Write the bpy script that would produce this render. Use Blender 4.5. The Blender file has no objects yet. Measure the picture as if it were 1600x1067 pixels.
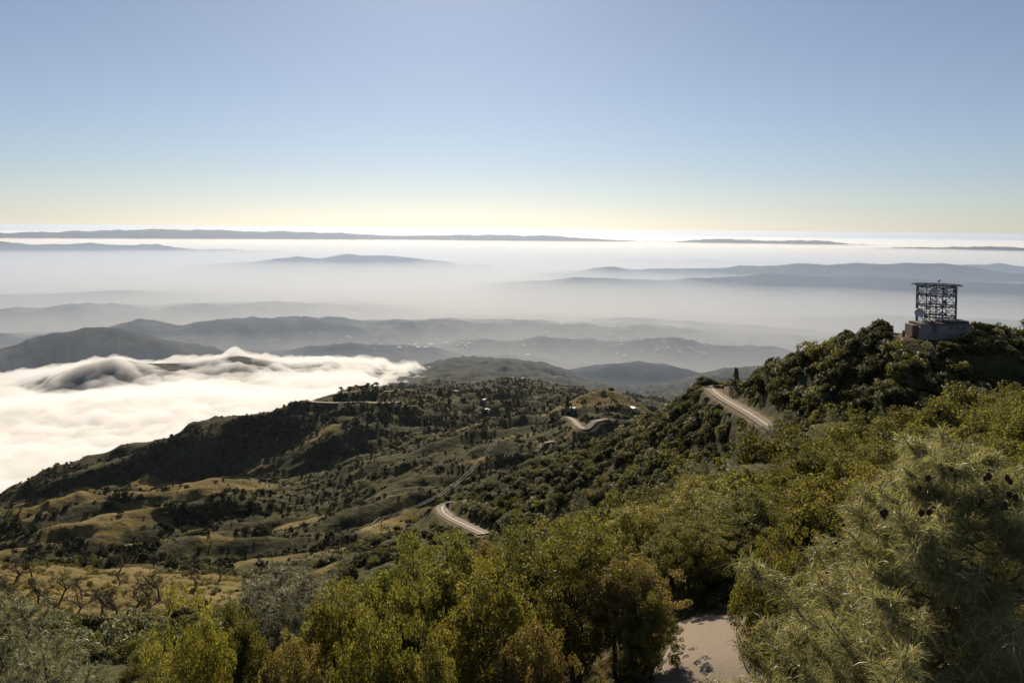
import bpy, math, random
import numpy as np
from mathutils import Vector, Matrix

PI = math.pi
random.seed(7)
RNG = np.random.default_rng(11)
scene = bpy.context.scene
COL = scene.collection

# ------------------------------------------------------------------ camera
F = 1232.0                       # focal length in photo pixels (photo 1600 wide)
PITCH = math.radians(1.6)
CY = 358.2 + F*math.tan(PITCH)      # photo row of the optical axis (the lens is shifted down)
ROLL = math.radians(0.55)
CAMZ = 1170.0                    # metres above the sea
_f = np.array([0, math.cos(PITCH), -math.sin(PITCH)])
_r0 = np.array([1.0, 0, 0]); _u0 = np.array([0, math.sin(PITCH), math.cos(PITCH)])
_r = _r0*math.cos(ROLL) + _u0*math.sin(ROLL)
_u = _u0*math.cos(ROLL) - _r0*math.sin(ROLL)
cam_data = bpy.data.cameras.new('camera')
cam_data.sensor_width = 36.0
cam_data.lens = 36.0*F/1600.0
cam_data.shift_y = -(533.5-CY)/1600.0
cam_data.clip_start = 0.5
cam_data.clip_end = 300000.0
cam = bpy.data.objects.new('camera', cam_data)
COL.objects.link(cam)
M = Matrix(((_r[0], _u[0], -_f[0], 0), (_r[1], _u[1], -_f[1], 0), (_r[2], _u[2], -_f[2], CAMZ), (0, 0, 0, 1)))
cam.matrix_world = M
scene.camera = cam

# ------------------------------------------------------------------ sky and sun
SUN_EL = math.radians(29.0)
SUN_AZ = math.radians(-5.0)      # from +Y (south view direction) towards +X
world = bpy.data.worlds.new('World')
scene.world = world
world.use_nodes = True
wn = world.node_tree
wn.nodes.clear()
sky = wn.nodes.new('ShaderNodeTexSky')
sky.sky_type = 'NISHITA'
sky.sun_disc = False
sky.sun_elevation = SUN_EL
sky.sun_rotation = SUN_AZ
sky.altitude = 1000.0
sky.air_density = 1.0
sky.dust_density = 0.5
sky.ozone_density = 2.0
hs = wn.nodes.new('ShaderNodeHueSaturation'); hs.inputs['Saturation'].default_value = 0.76; hs.inputs['Value'].default_value = 1.0
gn = wn.nodes.new('ShaderNodeVectorMath'); gn.operation = 'MULTIPLY'; gn.inputs[1].default_value = (0.965, 1.0, 1.09)   # camera white balance
bg = wn.nodes.new('ShaderNodeBackground')
bg.inputs['Strength'].default_value = 0.053
wo = wn.nodes.new('ShaderNodeOutputWorld')
wn.links.new(sky.outputs[0], hs.inputs['Color']); wn.links.new(hs.outputs[0], gn.inputs[0]); wn.links.new(gn.outputs[0], bg.inputs['Color'])
wn.links.new(bg.outputs[0], wo.inputs['Surface'])

sun_data = bpy.data.lights.new('sun', 'SUN')
sun_data.energy = 5.0
sun_data.angle = math.radians(0.53)
sun_data.color = (1.0, 0.86, 0.66)
sun = bpy.data.objects.new('sun', sun_data)
COL.objects.link(sun)
_sd = Vector((math.sin(SUN_AZ)*math.cos(SUN_EL), math.cos(SUN_AZ)*math.cos(SUN_EL), math.sin(SUN_EL)))
sun.rotation_euler = _sd.to_track_quat('Z', 'Y').to_euler()

scene.view_settings.view_transform = 'Standard'
scene.view_settings.look = 'None'
scene.view_settings.exposure = 0.30
scene.view_settings.gamma = 1.0
scene.view_settings.use_curve_mapping = False
scene.cycles.use_denoising = True
scene.cycles.volume_bounces = 6
scene.cycles.max_bounces = 6
scene.cycles.diffuse_bounces = 2
scene.cycles.glossy_bounces = 2
scene.cycles.transmission_bounces = 3
scene.cycles.transparent_max_bounces = 6
scene.cycles.caustics_reflective = False
scene.cycles.caustics_refractive = False

# ------------------------------------------------------------------ helpers
def ray(px, py):
    return _f + (px-800.0)/F*_r - (py-CY)/F*_u

def P(px, py, D):
    """World point seen at photo pixel (px, py), D metres away on the map."""
    d = ray(px, py); s = D/math.hypot(d[0], d[1])
    return np.array([d[0]*s, d[1]*s, CAMZ + d[2]*s])

def _hash(ix, iy, seed):
    n = (ix.astype(np.int64)*374761393 + iy.astype(np.int64)*668265263 + seed*1442695041) & 0x7fffffff
    n = ((n ^ (n >> 13))*1274126177) & 0x7fffffff
    n = ((n ^ (n >> 16))*2246822519) & 0x7fffffff
    return (n ^ (n >> 15)) & 0xffff

def pnoise(x, y, seed=0):
    ix = np.floor(x); iy = np.floor(y); fx = x-ix; fy = y-iy
    u = fx*fx*fx*(fx*(fx*6-15)+10); v = fy*fy*fy*(fy*(fy*6-15)+10)
    def g(a, b):
        h = _hash(ix+a, iy+b, seed)*(2*PI/65536.0)
        return np.cos(h)*(fx-a) + np.sin(h)*(fy-b)
    n00, n10, n01, n11 = g(0, 0), g(1, 0), g(0, 1), g(1, 1)
    return 1.5*((n00*(1-u)+n10*u)*(1-v) + (n01*(1-u)+n11*u)*v)

def fbm(x, y, seed=0, octv=4, gain=0.5):
    s = 0; a = 1.0
    for k in range(octv):
        s = s + a*pnoise(x*2**k+17.3*k, y*2**k-9.1*k, seed+k); a *= gain
    return s

def ridged(x, y, seed=0, octv=4):
    s = 0; a = 1.0
    for k in range(octv):
        s = s + a*(1-2*np.abs(pnoise(x*2**k+3.7*k, y*2**k+8.9*k, seed+k))); a *= 0.5
    return s - 1.0

def sstep(a, b, x):
    t = np.clip((x-a)/(b-a), 0, 1)
    return t*t*(3-2*t)

def blur(a, s, axis):
    n = int(3*s)+1
    k = np.exp(-0.5*(np.arange(-n, n+1)/s)**2); k /= k.sum()
    ap = np.concatenate([np.repeat(np.take(a, [0], axis), n, axis), a, np.repeat(np.take(a, [-1], axis), n, axis)], axis)
    out = np.zeros_like(a)
    L = a.shape[axis]
    for i, w in enumerate(k):
        out += w*np.take(ap, np.arange(i, i+L), axis)
    return out

# ------------------------------------------------------------------ terrain: ridge and valley lines read off the photograph
# each line: (photo x, photo y, map distance in metres)
LINES = [
 # summit flat in front of the lookout
 [(-400,1400,20),(0,1400,20),(300,1360,20),(600,1300,21),(850,1200,22),(980,1080,22),(1060,1040,22),(1100,1035,22),(1300,1035,22),(1600,1035,22),(2000,1035,22)],
 # brow of the near brush slope
 [(-400,1170,60),(0,1130,60),(300,1090,55),(500,1060,50),(700,1000,46),(930,875,52),(1000,830,60),(1180,755,72),(1250,733,78),(1400,685,92),(1600,630,105),(1800,610,110),(2000,600,110)],
 # hollow behind it
 [(-400,1075,150),(0,1050,140),(300,1030,120),(500,1000,115),(700,960,125),(1000,900,135),(1200,820,140),(1400,775,150),(1600,700,160),(2000,660,170)],
 # meadow / foot of the tower spur
 [(-400,990,260),(0,985,260),(300,968,250),(500,945,235),(620,905,250),(700,870,270),(850,840,255),(1000,800,235),(1120,735,215),(1200,720,192),(1400,650,178),(1600,610,190),(2000,600,195)],
 # crest of the tower spur, running down to the road bend and the knoll
 [(-400,885,400),(0,872,400),(150,878,390),(280,885,380),(330,893,365),(400,905,350),(480,893,345),(540,868,350),(600,832,360),(680,792,372),(715,779,375),(750,769,372),(800,740,368),(870,705,360),(940,683,350),(1000,655,335),(1060,624,315),(1100,599,300),(1140,590,275),(1180,585,245),(1250,558,225),(1330,527,210),(1380,520,206),(1430,520,204),(1500,520,206),(1540,516,220),(1600,512,235),(1800,508,260),(2000,500,280)],
 # ravine behind
 [(-400,930,520),(0,925,520),(150,900,510),(300,888,500),(400,888,490),(500,872,500),(580,850,520),(700,840,540),(850,790,540),(1000,740,540),(1200,730,540),(1600,720,540),(2000,700,540)],
 # rolling slope crest
 [(-400,830,900),(0,798,900),(100,778,900),(250,765,880),(350,750,870),(450,747,860),(520,735,850),(600,703,850),(680,675,880),(740,662,910),(800,655,940),(850,646,980),(880,626,1010),(905,612,1040),(940,606,1060),(965,610,1060),(1000,625,1050),(1050,650,1030),(1200,680,1000),(1600,690,1000),(2000,690,1000)],
 # shaded gulch
 [(-400,850,1200),(0,805,1200),(100,782,1200),(250,773,1180),(350,764,1150),(450,755,1080),(520,744,1050),(600,714,1060),(680,686,1090),(740,674,1120),(800,668,1150),(850,660,1200),(905,640,1250),(965,650,1260),(1050,690,1260),(1600,720,1260),(2000,720,1260)],
 # big dark ridge with the bench road
 [(-400,880,1330),(0,770,1310),(60,737,1310),(130,714,1300),(200,688,1300),(280,660,1290),(350,641,1280),(430,635,1270),(480,622,1260),(540,608,1270),(600,602,1300),(650,608,1400),(700,612,1500),(760,604,1650),(800,608,1700),(860,612,1700),(950,616,1700),(1000,640,1700),(1600,700,1700),(2000,700,1700)],
 # dip
 [(-400,900,1900),(0,800,1900),(200,740,1900),(400,670,1850),(500,640,1800),(600,612,1760),(700,616,1800),(800,612,1900),(950,622,1900),(1100,650,1900),(1600,700,1900),(2000,700,1900)],
 # wooded ridge
 [(-400,900,2300),(0,830,2300),(200,760,2250),(400,680,2150),(500,640,2100),(600,612,2050),(650,608,2080),(700,607,2100),(745,602,2120),(790,592,2150),(820,594,2150),(860,602,2150),(900,610,2150),(950,616,2150),(1000,618,2150),(1100,650,2150),(1600,700,2150),(2000,700,2150)],
 # basin under the fog
 [(-400,760,2700),(0,700,2700),(300,650,2700),(500,620,2700),(620,598,2700),(700,590,2700),(900,602,2700),(1000,622,2700),(1100,620,2700),(1300,630,2700),(2000,640,2700)],
 # fog-draped ridge and its wooded continuation
 [(-400,650,3200),(0,604,3150),(70,580,3100),(130,557,3050),(180,547,3050),(225,558,3100),(300,557,3150),(370,545,3150),(400,551,3150),(450,561,3200),(510,558,3200),(560,566,3250),(610,573,3300),(660,567,3550),(700,556,3800),(745,551,3850),(800,554,3850),(850,562,3850),(880,573,3850),(920,588,3850),(960,600,3850),(1000,599,3850),(1050,592,3850),(1100,578,3850),(1140,568,3850),(1180,566,3850),(1300,580,3850),(1600,600,3850),(2000,620,3850)],
]
FLOOR = CAMZ-1085.0
# far ridges standing out of the valley floor (each with its own half width in metres)
FAR = [
 ([(-400,560,4700),(-50,560,4700),(20,540,4800),(60,524,4900),(130,514,4950),(200,518,5000),(260,532,5000),(330,548,5000),(420,570,5000),(500,600,5000)], 900),
 ([(700,630,4700),(860,590,4700),(910,574,4700),(955,566,4700),(1000,566,4700),(1050,574,4700),(1120,585,4700),(1300,640,4700)], 500),
 ([(250,570,5700),(400,548,5700),(520,538,5700),(640,541,5700),(760,552,5700),(850,560,5800),(1000,580,5800)], 450),
 ([(560,545,6300),(700,531,6300),(840,524,6300),(940,529,6300),(1040,526,6300),(1130,534,6300),(1300,560,6300)], 420),
 ([(800,520,8600),(900,503,8600),(980,497,8600),(1060,502,8600),(1150,508,8600),(1300,520,8600)], 600),
 ([(-400,530,7100),(100,528,7100),(180,512,7100),(215,503,7100),(240,502,7100),(285,511,7000),(330,505,7000),(400,500,7000),(480,498,7000),(600,504,7100),(700,505,7200),(850,507,7400),(1000,513,7400),(1150,528,7400),(1600,560,7400)], 1300),
 ([(-400,486,9800),(0,484,9800),(120,476,9800),(230,480,9800),(330,474,9800),(470,476,9900),(560,479,9900),(650,485,10000),(760,495,10000),(1000,500,10000),(1600,500,10000)], 1200),
 ([(-400,462,12500),(0,460,12500),(200,456,12500),(400,462,12500),(700,470,12500),(1600,470,12500)], 1200),
 ([(400,480,14000),(700,458,14000),(780,445,14000),(850,437,14000),(900,433,14000),(950,435,14000),(1050,437,14000),(1130,434,14000),(1170,431,14000),(1200,426,14000),(1240,430,14000),(1300,435,14000),(1400,434,14000),(1500,437,14000),(1600,444,14000),(1800,450,14000)], 1500),
 ([(500,450,17500),(720,440,17500),(800,436,17500),(850,428,17500),(905,424,17500),(955,417,17500),(1000,421,17500),(1050,420,17500),(1150,417,17500),(1240,412,17500),(1300,414,17500),(1340,411,17500),(1400,413,17500),(1470,411,17500),(1520,417,17500),(1560,425,17500),(1600,428,17500),(1900,440,17500)], 1900),
 ([(1300,440,22000),(1450,421,22000),(1500,413,22000),(1560,412,22000),(1620,416,22000),(1700,414,22000),(1900,420,22000)], 1800),
 ([(-400,440,21000),(200,430,21000),(330,414,21000),(430,403,21000),(500,403,21000),(545,398,21000),(575,401,21000),(620,401,21000),(660,407,21000),(700,410,21000),(725,416,21000),(750,413,21000),(790,421,21000),(850,432,21000)], 2000),
 ([(600,430,27000),(860,411,27000),(950,409,27000),(1010,405,27000),(1050,408,27000),(1100,406,27000),(1150,410,27000),(1250,412,27000),(1400,425,27000)], 2000),
 ([(-400,384,32000),(-100,377,32000),(0,379,32000),(60,382,32000),(130,380,32000),(230,382,32000),(300,387,32000),(400,392,32000),(500,396,32000),(620,410,32000)], 2500),
 ([(-400,370,62000),(0,363,62000),(80,362,62000),(130,360,62000),(200,359,62000),(250,357,62000),(290,359,62000),(330,358,62000),(400,361,62000),(450,361,62000),(540,364,62000),(600,368,62000),(660,368,62000),(740,366,62000),(800,367,62000),(860,368,62000),(900,371,62000),(960,375,62000),(1020,378,62000),(1070,377,62000),(1100,373,62000),(1150,373,62000),(1200,376,62000),(1240,375,62000),(1290,376,62000),(1330,381,62000),(1500,390,62000),(1900,390,62000)], 3500),
 ([(1150,392,50000),(1350,388,50000),(1420,386,50000),(1560,385,50000),(1620,388,50000),(1800,388,50000)], 3000),
]
R0, R1 = 4.0, 130000.0
NLR = 1500
LR = np.linspace(math.log(R0), math.log(R1), NLR)
AZT = np.radians(np.arange(-180, 180.01, 0.05))
def line_tab(pts, s=5):
    q = np.array([P(*p) for p in pts])
    az = np.arctan2(q[:, 0], q[:, 1]); r = np.hypot(q[:, 0], q[:, 1]); z = q[:, 2]
    o = np.argsort(az)
    rr = np.interp(AZT, az[o], np.log(r[o])); zz = np.interp(AZT, az[o], z[o])
    return blur(rr, s, 0), blur(zz, s, 0)

def build_table():
    lt = [line_tab(l) for l in LINES]
    nA = len(AZT)
    rr = np.stack([np.full(nA, LR[0])] + [a for a, b in lt] + [np.full(nA, math.log(4700.0)), np.full(nA, LR[-1])], 1)
    z0 = np.full(nA, CAMZ-13.0)
    fl = np.full(nA, FLOOR)
    zz = np.stack([z0] + [b for a, b in lt] + [fl, fl], 1)
    T = np.empty((nA, NLR))
    er = np.exp(LR)
    for i in range(nA):
        T[i] = np.interp(er, np.exp(rr[i]), zz[i])
    T = blur(T, 4.0, 1)
    # sharpen nothing else: far ridges
    x = np.sin(AZT)[:, None]*er; y = np.cos(AZT)[:, None]*er
    far = np.full_like(T, -1e9)
    azc = AZT
    for pts, hw in FAR:
        q = np.array([P(*p) for p in pts])
        az = np.arctan2(q[:, 0], q[:, 1]); r = np.hypot(q[:, 0], q[:, 1]); z = q[:, 2]
        o = np.argsort(az); az = az[o]; r = r[o]; z = z[o]
        rl = np.interp(azc, az, r); zl = blur(np.interp(azc, az, z), 2, 0)
        ends = sstep(az[0]-0.12, az[0], azc)*(1-sstep(az[-1], az[-1]+0.12, azc))
        d = np.abs(er[None, :]-rl[:, None])/hw
        h = (zl-FLOOR)*ends
        prof = 1.0/(1+(d*1.1)**2)*(1-sstep(1.6, 3.2, d))
        far = np.maximum(far, FLOOR + h[:, None]*prof)
    w = sstep(math.log(3500), math.log(4300), LR)[None, :]
    T = np.where(w > 0, np.maximum(T, far*w+T*(1-w)), T)
    return T
TAB = build_table()
_az0 = AZT[0]; _daz = AZT[1]-AZT[0]; _l0 = LR[0]; _dl = LR[1]-LR[0]
CARVE = []   # (polyline points Nx3, half width, shoulder)

def base_h(x, y):
    az = np.arctan2(x, y); r = np.maximum(np.hypot(x, y), R0)
    u = np.clip((az-_az0)/_daz, 0, len(AZT)-1.001); v = np.clip((np.log(r)-_l0)/_dl, 0, NLR-1.001)
    i = u.astype(int); j = v.astype(int); fu = u-i; fv = v-j
    return (TAB[i, j]*(1-fu)*(1-fv) + TAB[i+1, j]*fu*(1-fv) + TAB[i, j+1]*(1-fu)*fv + TAB[i+1, j+1]*fu*fv)

_ca, _sa = math.cos(math.radians(32)), math.sin(math.radians(32))
def height(x, y, carve=True):
    x = np.asarray(x, float); y = np.asarray(y, float)
    r = np.hypot(x, y)
    z = base_h(x, y)
    # spurs running away to the upper right, only in the middle distance
    u = (x*_ca + y*_sa); v = (-x*_sa + y*_ca)
    wob = 40*pnoise(u/260, v/260, 5)
    a1 = sstep(330, 650, r)*(1-sstep(3000, 4200, r))
    a1 = a1*(1-0.85*sstep(2300, 2750, r)*(1-sstep(-0.16, -0.08, np.arctan2(x, y))))
    a1 = a1*(1-0.35*sstep(1450, 1900, r))
    z = z + a1*(0.019*r*(1-0.5*sstep(1000, 1500, r)) + 3.0)*(ridged(u/420, (v+wob)/140, 21, 4)-0.30)*0.8
    a0 = sstep(60, 150, r)*(1-sstep(360, 700, r))
    z = z + a1*(0.0055*r)*ridged(u/130, (v+0.4*wob)/48, 25, 3)
    z = z + a0*2.4*ridged(u/60, v/38, 31, 3)
    a2 = sstep(3400, 6000, r)
    z = z + a2*(np.clip(r/16000, 0.3, 1.6))*(38*ridged(x/1900, y/2600, 41, 4)) * np.clip((z-FLOOR)/220+0.25, 0.25, 1.0)*0.9
    z = z + sstep(3800, 4600, r)*(1-sstep(9000, 13000, r))*np.clip((z-FLOOR)/120, 0.15, 1)*24*ridged((x+0.3*y)/560, y/820, 43, 4)
    z = z + a2*np.clip(r/14000, 0.4, 2.5)*9*fbm(x/420, y/520, 47, 4)*np.clip((z-FLOOR)/150, 0.1, 1)
    z = z + np.clip(r/60, 0.15, 1)*0.35*fbm(x/9, y/9, 51, 2)*(1-sstep(700, 1500, r))
    if carve:
        for pl, hw, sh, fade in CARVE:
            mn = pl[:, :2].min(0)-sh-hw; mx = pl[:, :2].max(0)+sh+hw
            m = (x > mn[0]) & (x < mx[0]) & (y > mn[1]) & (y < mx[1])
            if not m.any():
                continue
            xs = x[m]; ys = y[m]
            best = np.full(xs.shape, 1e9); bz = np.zeros(xs.shape)
            for k in range(len(pl)-1):
                ax, ay, az_ = pl[k]; bx, by, bz_ = pl[k+1]
                dx, dy = bx-ax, by-ay; L2 = dx*dx+dy*dy+1e-9
                t = np.clip(((xs-ax)*dx+(ys-ay)*dy)/L2, 0, 1)
                d = np.hypot(xs-ax-t*dx, ys-ay-t*dy)
                c = d < best
                best[c] = d[c]; bz[c] = (az_+t*(bz_-az_))[c]
            w = 1-sstep(hw, hw+sh, best)
            z[m] = z[m]*(1-w) + (bz-0.12)*w
    return z

_sr = np.exp(np.linspace(math.log(12), math.log(60000), 3000))
def hit(px, py, dmin=12.0, dmax=60000.0):
    """First terrain point under photo pixel (px, py)."""
    d = ray(px, py); h = math.hypot(d[0], d[1])
    s = _sr[(_sr > dmin) & (_sr < dmax)]
    x = d[0]/h*s; y = d[1]/h*s; zr = CAMZ + d[2]/h*s
    zt = height(x, y, False)
    k = np.nonzero(zt >= zr)[0]
    if len(k) == 0:
        k = [int(np.argmin(zr-zt))]
    k = k[0]
    if k > 0 and zt[k] >= zr[k]:
        a = (zr-zt)[k-1]; b = (zr-zt)[k]; t = a/(a-b+1e-12)
        xx = x[k-1]+(x[k]-x[k-1])*t; yy = y[k-1]+(y[k]-y[k-1])*t
    else:
        xx, yy = x[k], y[k]
    return np.array([xx, yy, float(height(np.array([xx]), np.array([yy]), False)[0])])

def project(x, y, z):
    """World to photo pixel."""
    dx, dy, dz = x, y, z-CAMZ
    c = dx*_f[0]+dy*_f[1]+dz*_f[2]
    return 800+F*(dx*_r[0]+dy*_r[1]+dz*_r[2])/c, CY-F*(dx*_u[0]+dy*_u[1]+dz*_u[2])/c

def tag(o, label=None, cat=None, group=None, kind=None):
    if label: o['label'] = label
    if cat: o['category'] = cat
    if group: o['group'] = group
    if kind: o['kind'] = kind
    return o

def mesh_np(name, V, Fq, mats, smooth=False, mi=None):
    """Mesh from numpy arrays: V (n,3), Fq (m,3) or (m,4)."""
    V = np.asarray(V, np.float32); Fq = np.asarray(Fq, np.int32)
    me = bpy.data.meshes.new(name)
    k = Fq.shape[1]; m = len(Fq)
    me.vertices.add(len(V)); me.vertices.foreach_set('co', V.ravel())
    me.loops.add(m*k); me.loops.foreach_set('vertex_index', Fq.ravel())
    me.polygons.add(m); me.polygons.foreach_set('loop_start', np.arange(m, dtype=np.int32)*k)
    if mi is not None: me.polygons.foreach_set('material_index', np.asarray(mi, np.int32))
    me.polygons.foreach_set('use_smooth', np.full(m, smooth))
    me.update(calc_edges=True)
    for a in (mats if isinstance(mats, (list, tuple)) else [mats]): me.materials.append(a)
    return me

def obj(name, me, parent=None, loc=None, rz=0.0, sc=None):
    o = bpy.data.objects.new(name, me)
    COL.objects.link(o)
    if parent: o.parent = parent
    if loc is not None: o.location = loc
    o.rotation_euler = (0, 0, rz)
    if sc is not None: o.scale = (sc, sc, sc) if not hasattr(sc, '__len__') else sc
    return o

# ------------------------------------------------------------------ materials
def mat(name):
    m = bpy.data.materials.new(name); m.use_nodes = True
    nt = m.node_tree; nt.nodes.clear()
    out = nt.nodes.new('ShaderNodeOutputMaterial')
    return m, nt, out
def N(nt, t, **kw):
    n = nt.nodes.new(t)
    for k, v in kw.items():
        if k in n.inputs: n.inputs[k].default_value = v
        else: setattr(n, k, v)
    return n
def noise(nt, scale, detail=3.0, rough=0.55, src=None, dist=0.0):
    n = N(nt, 'ShaderNodeTexNoise', Scale=scale, Detail=detail, Roughness=rough, Distortion=dist)
    if src is not None: nt.links.new(src, n.inputs['Vector'])
    return n.outputs['Fac']
def ramp(nt, src, stops):
    n = nt.nodes.new('ShaderNodeValToRGB')
    e = n.color_ramp.elements
    e[0].position, e[0].color = stops[0][0], (*stops[0][1], 1)
    e[1].position, e[1].color = stops[-1][0], (*stops[-1][1], 1)
    for p, c in stops[1:-1]:
        q = e.new(p); q.color = (*c, 1)
    nt.links.new(src, n.inputs[0]); return n.outputs[0]
def mix(nt, fac, a, b):
    n = nt.nodes.new('ShaderNodeMix'); n.data_type = 'RGBA'
    for s, v in ((0, fac), (6, a), (7, b)):
        if isinstance(v, bpy.types.NodeSocket): nt.links.new(v, n.inputs[s])
        elif isinstance(v, tuple): n.inputs[s].default_value = (*v, 1)
        else: n.inputs[s].default_value = v
    return n.outputs[2]
def simple(name, c, rough=0.8, metal=0.0, var=0.15, scale=3.0):
    m, nt, out = mat(name)
    b = N(nt, 'ShaderNodeBsdfPrincipled', Roughness=rough, Metallic=metal)
    tc = nt.nodes.new('ShaderNodeTexCoord')
    f = noise(nt, scale, 4, 0.6, tc.outputs['Object'])
    c2 = tuple(min(1, v*(1+var)) for v in c); c1 = tuple(v*(1-var) for v in c)
    nt.links.new(ramp(nt, f, [(0.3, c1), (0.7, c2)]), b.inputs['Base Color'])
    nt.links.new(b.outputs[0], out.inputs[0])
    return m
def leafmat(name, dark, light, trans=0.35, rough=0.45, tcol=None, spec=0.5, objvar=0.5):
    """Foliage: colour differs from leaf to leaf and plant to plant, light passes through."""
    m, nt, out = mat(name)
    g = nt.nodes.new('ShaderNodeNewGeometry')
    oi = nt.nodes.new('ShaderNodeObjectInfo')
    c = ramp(nt, g.outputs['Random Per Island'], [(0.0, dark), (0.75, tuple((a+b)/2 for a, b in zip(dark, light))), (1.0, light)])
    hs = nt.nodes.new('ShaderNodeHueSaturation')
    mr = nt.nodes.new('ShaderNodeMapRange'); mr.inputs[3].default_value = 1-objvar*0.5; mr.inputs[4].default_value = 1+objvar*0.5
    nt.links.new(oi.outputs['Random'], mr.inputs[0]); nt.links.new(mr.outputs[0], hs.inputs['Value'])
    ml = N(nt, 'ShaderNodeMath', operation='MULTIPLY'); ml.inputs[1].default_value = 7.31
    fr = N(nt, 'ShaderNodeMath', operation='FRACT')
    nt.links.new(oi.outputs['Random'], ml.inputs[0]); nt.links.new(ml.outputs[0], fr.inputs[0])
    mh = nt.nodes.new('ShaderNodeMapRange'); mh.inputs[3].default_value = 0.5-0.012*objvar; mh.inputs[4].default_value = 0.5+0.03*objvar
    nt.links.new(fr.outputs[0], mh.inputs[0]); nt.links.new(mh.outputs[0], hs.inputs['Hue'])
    nt.links.new(c, hs.inputs['Color'])
    b = N(nt, 'ShaderNodeBsdfPrincipled', Roughness=rough)
    b.inputs['Specular IOR Level'].default_value = spec
    nt.links.new(hs.outputs[0], b.inputs['Base Color'])
    t = nt.nodes.new('ShaderNodeBsdfTranslucent')
    tc = mix(nt, 1.0, hs.outputs[0], tcol or (1.0, 1.0, 0.5))
    nt.nodes[-1].blend_type = 'MULTIPLY'
    gm = nt.nodes.new('ShaderNodeVectorMath'); gm.operation = 'SCALE'; gm.inputs[3].default_value = 1.6
    nt.links.new(tc, gm.inputs[0]); nt.links.new(gm.outputs[0], t.inputs[0])
    ms = nt.nodes.new('ShaderNodeMixShader'); ms.inputs[0].default_value = trans
    nt.links.new(b.outputs[0], ms.inputs[1]); nt.links.new(t.outputs[0], ms.inputs[2])
    nt.links.new(ms.outputs[0], out.inputs[0])
    return m
def volmat(name, color, density, aniso, absorb=None):
    m, nt, out = mat(name)
    v = nt.nodes.new('ShaderNodeVolumePrincipled')
    v.inputs['Color'].default_value = (*color, 1)
    v.inputs['Density'].default_value = density
    v.inputs['Anisotropy'].default_value = aniso
    if absorb: v.inputs['Absorption Color'].default_value = (*absorb, 1)
    nt.links.new(v.outputs[0], out.inputs['Volume'])
    return m
# ------------------------------------------------------------------ roads first (the terrain is cut to them)
def smooth_poly(pts, n=8):
    """Catmull-Rom through 3-D points."""
    p = [np.array(q) for q in pts]; p = [2*p[0]-p[1]] + p + [2*p[-1]-p[-2]]
    out = []
    for i in range(1, len(p)-2):
        for k in range(n):
            t = k/n
            out.append(0.5*((2*p[i]) + (-p[i-1]+p[i+1])*t + (2*p[i-1]-5*p[i]+4*p[i+1]-p[i+2])*t*t + (-p[i-1]+3*p[i]-3*p[i+1]+p[i+2])*t**3))
    out.append(p[-2]); return np.array(out)
ROADS = {}
def road_from_pixels(key, pix, hw, shoulder, dmin, dmax):
    pts = [hit(a, b, dmin, dmax) for a, b in pix]
    pl = smooth_poly(pts, 6)
    for _ in range(6):
        pl[1:-1, 2] = (pl[:-2, 2]+pl[1:-1, 2]*2+pl[2:, 2])/4
    CARVE.append((pl, hw+0.5, shoulder, 0)); ROADS[key] = pl
def road_from_points(key, tri, hw, shoulder):
    pl = smooth_poly([P(*t) for t in tri], 6)
    CARVE.append((pl, hw+0.5, shoulder, 0)); ROADS[key] = pl
road_from_pixels('upper', [(1216,676),(1200,664),(1165,642),(1138,627),(1119,614),(1113,606),(1122,599),(1150,593)], 2.3, 7, 150, 420)
road_from_pixels('bend', [(757,834),(740,825),(712,813),(695,802),(691,793),(700,785),(718,781)], 2.7, 5, 200, 480)
road_from_pixels('middle', [(952,655),(932,658),(924,663),(914,671),(904,665),(896,657),(886,651)], 3.6, 12, 450, 1300)
road_from_pixels('bench', [(478,623),(490,628),(520,629),(560,629),(600,628),(632,628)], 3.5, 9, 1200, 1600)
road_from_pixels('benchtop', [(500,614),(540,612),(590,611),(640,608)], 3.0, 9, 1200, 1600)
road_from_pixels('track', [(842,700),(852,692),(866,690),(880,684)], 3.0, 6, 400, 1200)
_pz = P(1470, 529.3, 206)[2]
CARVE.append((np.array([[*P(1434, 529, 209.5)[:2], _pz], [*P(1470, 529, 209.5)[:2], _pz], [*P(1512, 529, 209.5)[:2], _pz]]), 5.5, 8, 0))   # levelled pad under the antenna building
# ------------------------------------------------------------------ ground sheet
def az_samples():
    a = list(np.arange(-36.5, 36.501, 0.112))
    b = list(np.arange(37.3, 60, 0.8)) + list(np.arange(60, 180.1, 4))
    b[-1] = 180.0
    return np.radians(np.array([-v for v in b[::-1]] + a + b))
def r_samples():
    segs = [(4, 100, 75), (100, 420, 150), (420, 2300, 240), (2300, 3600, 60), (3600, 25000, 120), (25000, 128000, 60)]
    out = []
    for a, b, n in segs:
        out += list(np.exp(np.linspace(math.log(a), math.log(b), n, endpoint=False)))
    return np.array(out + [128000.0])
AZS, RS = az_samples(), r_samples()
X = np.sin(AZS)[:, None]*RS[None, :]; Y = np.cos(AZS)[:, None]*RS[None, :]
Z = height(X, Y)
nA, nR = X.shape
idx = np.arange(nA*nR).reshape(nA, nR)
Fq = np.stack([idx[:-1, :-1], idx[:-1, 1:], idx[1:, 1:], idx[1:, :-1]], -1).reshape(-1, 4)[:, ::-1]
V = np.stack([X, Y, Z], -1).reshape(-1, 3)
# cap under the lookout
V = np.vstack([V, [[0, 0, CAMZ-13.0]]])

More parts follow.
